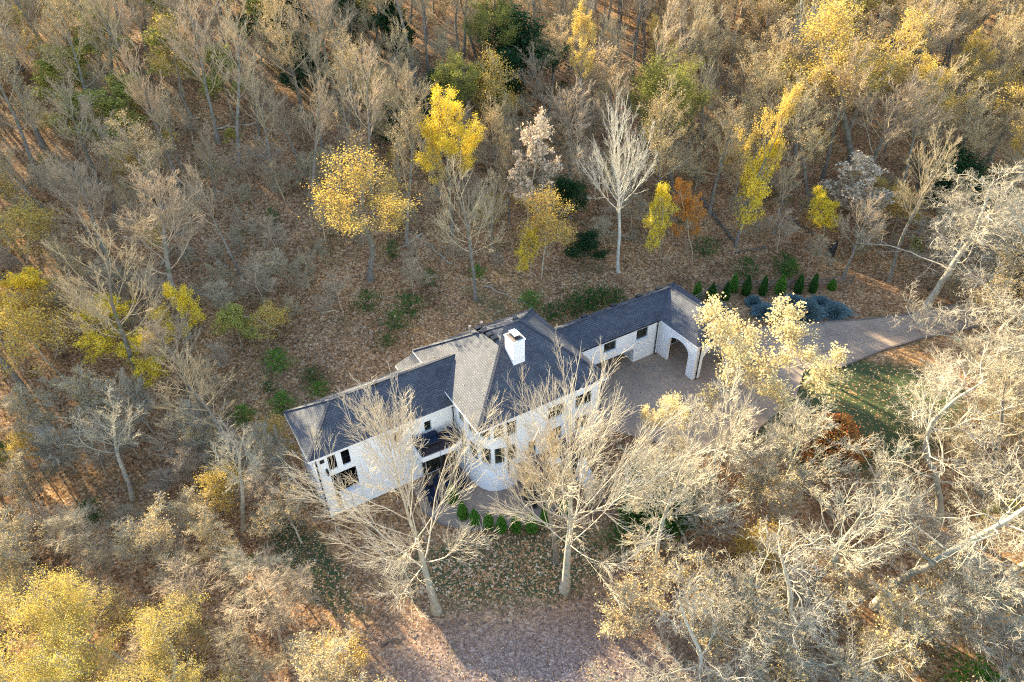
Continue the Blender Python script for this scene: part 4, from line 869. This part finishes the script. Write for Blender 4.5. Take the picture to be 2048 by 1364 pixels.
while tries<42000:
    tries+=1
    y=rnd.uniform(8,178); x=rnd.uniform(-40-.85*y,34+.92*y)
    if blocked(x,y): continue
    s=y-float(np.interp(x,Y0X,Y0Y)); key,h,r=pick(x,y)
    md=max(3.5,5.2-.028*max(0,y-80)) if h>10 else 3.6
    if y<44 and x<-8: md=4.6
    if 0<s<12 and -30<x<44: md=5.6
    if in_poly(x,y,SUNP):
        md=8.5; key,h,r=('tall%d'%rnd.randint(0,2),rnd.uniform(10,15),2.6)
    if G.near(x,y,md): continue
    z=float(ground_z(x,y)); u,v=px(x,y,z); u2,v2=px(x,y,z+h)
    if max(u,u2)<-190 or min(u,u2)>2140 or v2>1440 or v<-45: continue
    if min(v2,v)>1500: continue
    G.add(x,y,0); woods.append((key,x,y,h,r,rnd.gauss(0,1.5)))
# young understorey trees
for _ in range(7500):
    y=rnd.uniform(12,172); x=rnd.uniform(-20-.8*y,20+.8*y)
    if blocked(x,y) or G.near(x,y,2.5): continue
    z=float(ground_z(x,y)); h=rnd.uniform(2.5,6); u,v=px(x,y,z); u2,v2=px(x,y,z+h)
    if u<-20 or u>2068 or v>1400 or v2<-60: continue
    G.add(x,y,0); t=rnd.random()
    key='small%d'%rnd.randint(0,1) if t<.72 else 'tan2' if t<.84 else 'ysm' if t<.90 else 'dshrub' if t<.93 and y>70 else 'dshrub' if t<.985 else 'lim0'
    if key=='dshrub': h=rnd.uniform(1,2.4)
    if key=='cedar0': h=rnd.uniform(3,5)
    woods.append((key,x,y,h,h*rnd.uniform(.34,.46),rnd.gauss(0,.4)))
    if len(woods)>1250: break
LOOK=dict(va='grey bare tree',ta='slender bare tree',pa='pale bare tree',gn='crooked pale tree',br='beige brushy tree',sm='young bare tree',ye='golden-leaved tree',ys='golden-leaved tree',ca='dark evergreen tree',ol='olive green tree',li='yellow-green tree',yg='yellow-green tree',ds='dark green shrub')
def look(key,h):
    if key in('tan0','tan1','tan2'): return ('tan-leaved tree' if h>6 else 'young tan-leaved tree')
    if key=='pal0': return 'pale yellow tree'
    if key=='cedar0' or key=='cedar1': return 'dark evergreen tree' if h>5.5 else 'small dark evergreen'
    if key=='ysm': return 'small golden-leaved tree'
    if key.startswith('tall'): return 'slender bare tree'
    return LOOK[key[:2]]
SIDE=['uphill of','uphill and right of','right of','downhill and right of','downhill of','downhill and left of','left of','uphill and left of']
buckets={}
for w in woods:
    key,x,y,h,r,lean=w; L=min(LM,key=lambda q:math.hypot(q[0]-x,q[1]-y)); a=math.atan2(x-L[0],y-L[1]); sec=int(round(a/(math.pi/4)))%8
    buckets.setdefault((look(key,h),L[2],sec),[]).append((math.hypot(x-L[0],y-L[1]),w))
NM={}
for (lk,lm,sec),ws in buckets.items():
    ws.sort(key=lambda q:q[0])
    for k,(d,w) in enumerate(ws):
        key,x,y,h,r,lean=w; e=place(key,x,y,h,r,None,lean)
        o_='nearest' if k==0 else (ord_[k]+' nearest' if k<20 else f'{k+1}th nearest')
        lb=f'{lk}, {o_} {SIDE[sec]} the {lm}' if len(ws)>1 else f'{lk} {SIDE[sec]} the {lm}'
        tag(e,lb,'shrub' if 'shrub' in lk else 'tree',{'grey bare tree':'bare grey trees of the woods','slender bare tree':'slender bare trees of the woods','young bare tree':'young bare trees under the woods'}.get(lk,lk+'s of the woods'))
        NM[lk]=NM.get(lk,0)+1
for o in bpy.data.objects:
    if o.get('label') and len(o['label'].replace('-',' ').split())>15: print('LONG',o['label'])
print('WOODS',len(woods),NM)
# ---- loose leaves and low undergrowth
rg=np.random.default_rng(5)
def scatter(n,x0,x1,y0,y1,ok):
    x=rg.uniform(x0,x1,n); y=rg.uniform(y0,y1,n); m_=ok(x,y); return x[m_],y[m_]
def okleaf(x,y):
    a,c=hab(x,y); return ~((a>-12.3)&(a<31)&(c>-.3)&(c<12.5))&~((a>-5)&(a<8.5)&(c>-4.2)&(c<5))&~((x>29)&(x<56)&(y>52.5+.3*(x-30))&(y<62))&~((a>12.5)&(a<30)&(c>-1))
x,y=scatter(46000,-28,24,14,60,okleaf); z=ground_z(x,y)+.03
V,F=leaf_quads(rg,np.stack([x,y,z],1),.13,.0,1,2.5); tag(link('fallen_leaves',np_mesh('fallen_leaves',V,F,M['litter'])),kind='stuff')
lx,ly=scatter(1800,8,30,40,61,lambda x,y:(lambda a,c:((a>12.6)&(a<30)&(c<5.5)&(c>-8)))(*hab(x,y))&(rg.uniform(0,1,len(x))<.35+.65*(np.sin(x*1.3)*np.sin(y*.9)>.2))); lz=np.full(len(lx),2.02)
a_=rg.uniform(-12,12.7,2600); c_=rg.uniform(.1,12.3,2600); main=(a_>.1); zm=7.8+np.minimum(np.minimum(a_,12.88-a_)*.669,np.minimum(c_,12.46-c_)*.684); zw=7.0+np.minimum(np.minimum(c_-4.8,11.5-c_)*.7015,(a_+12.3)*.723)
okw=(c_>4.9)&(c_<11.4)&(a_<2.2); zr=np.where(main,np.where(okw,np.maximum(zm,zw),zm),np.where(okw,zw,-99)); valley=main&okw&(np.abs(zm-zw)<.35); kp=(zr>0)&(valley|(rg.uniform(0,1,2600)<.16)); rx,ry=hxy(a_[kp],c_[kp])
V,F=leaf_quads(rg,np.stack([np.r_[lx,rx],np.r_[ly,ry],np.r_[lz,zr[kp]+.05]],1),.12,.0,1,2.5); tag(link('fallen_leaves',np_mesh('fallen_leaves',V,F,M['litter'])),kind='stuff')
x,y=scatter(14000,-95,85,12,135,lambda x,y:okleaf(x,y)&(np.sin(x*.23+2*np.sin(y*.13))+np.sin(y*.19+x*.07)>.15)&((y>62)|(x<-20)))
x=np.array([a for a,b in zip(x,y)]);
keep=np.array([not blocked(a,b) for a,b in zip(x,y)]); x=x[keep]; y=y[keep]
z=ground_z(x,y); K=5; Pm=np.repeat(np.stack([x,y,z+.15],1),K,0)+rg.normal(0,1,(len(x)*K,3))*np.array([.35,.35,.12])
V,F=leaf_quads(rg,Pm,.26,.02,1,.6); tag(link('undergrowth',np_mesh('undergrowth',V,F,leafm('undergrowth_leaf',[(.06,.09,.02),(.16,.14,.05),(.22,.13,.06),(.05,.08,.02)]))),kind='stuff')
x,y=scatter(9000,-95,85,14,130,lambda x,y:okleaf(x,y)&((y>60)|(x<-18)|(x>20)))
keep=np.array([not blocked(a,b) for a,b in zip(x,y)]); x=x[keep]; y=y[keep]
P0=np.stack([x,y,ground_z(x,y)],1); n=len(P0); Pp=paths(rg,np.repeat(P0,3,0)+rg.normal(0,.1,(n*3,3))*np.array([1,1,0]),norm(rg.normal(0,.45,(n*3,3))+np.array([0,0,1.])),rg.uniform(.5,1.7,n*3),2,.15,0)
V,F=tubes(Pp,taper(np.full(n*3,.016),.007,2),3); tag(link('brushwood',np_mesh('brushwood',V,F,M['bark'])),kind='stuff')
lrg=random.Random(4); nl=0; q_=[]
while nl<26:
    x,y=lrg.uniform(-60,60),lrg.uniform(60,125)
    u,v=px(x,y,float(ground_z(x,y)))
    if not(20<u<2030 and 60<v<900) or blocked(x,y) : continue
    a=lrg.uniform(0,6.28); L=lrg.uniform(3,7); q_.append((x,y,a,L)); nl+=1
q_.sort(key=lambda t:t[0])
for k,(x,y,a,L) in enumerate(q_):
    lm=min(LM,key=lambda q:math.hypot(q[0]-x,q[1]-y)); n_=sum(1 for t in q_[:k] if min(LM,key=lambda q:math.hypot(q[0]-t[0],q[1]-t[1]))[2]==lm[2])
    log(x,y,x+L*math.cos(a),y+L*math.sin(a),lrg.uniform(.07,.16),f'fallen branch on the forest floor near the {lm[2]}'+(f', {ord_[n_]} from the left' if n_ else ', leftmost there'),lrg.choice(['bark_pale','bark','bark_dark']),name='fallen_branch')
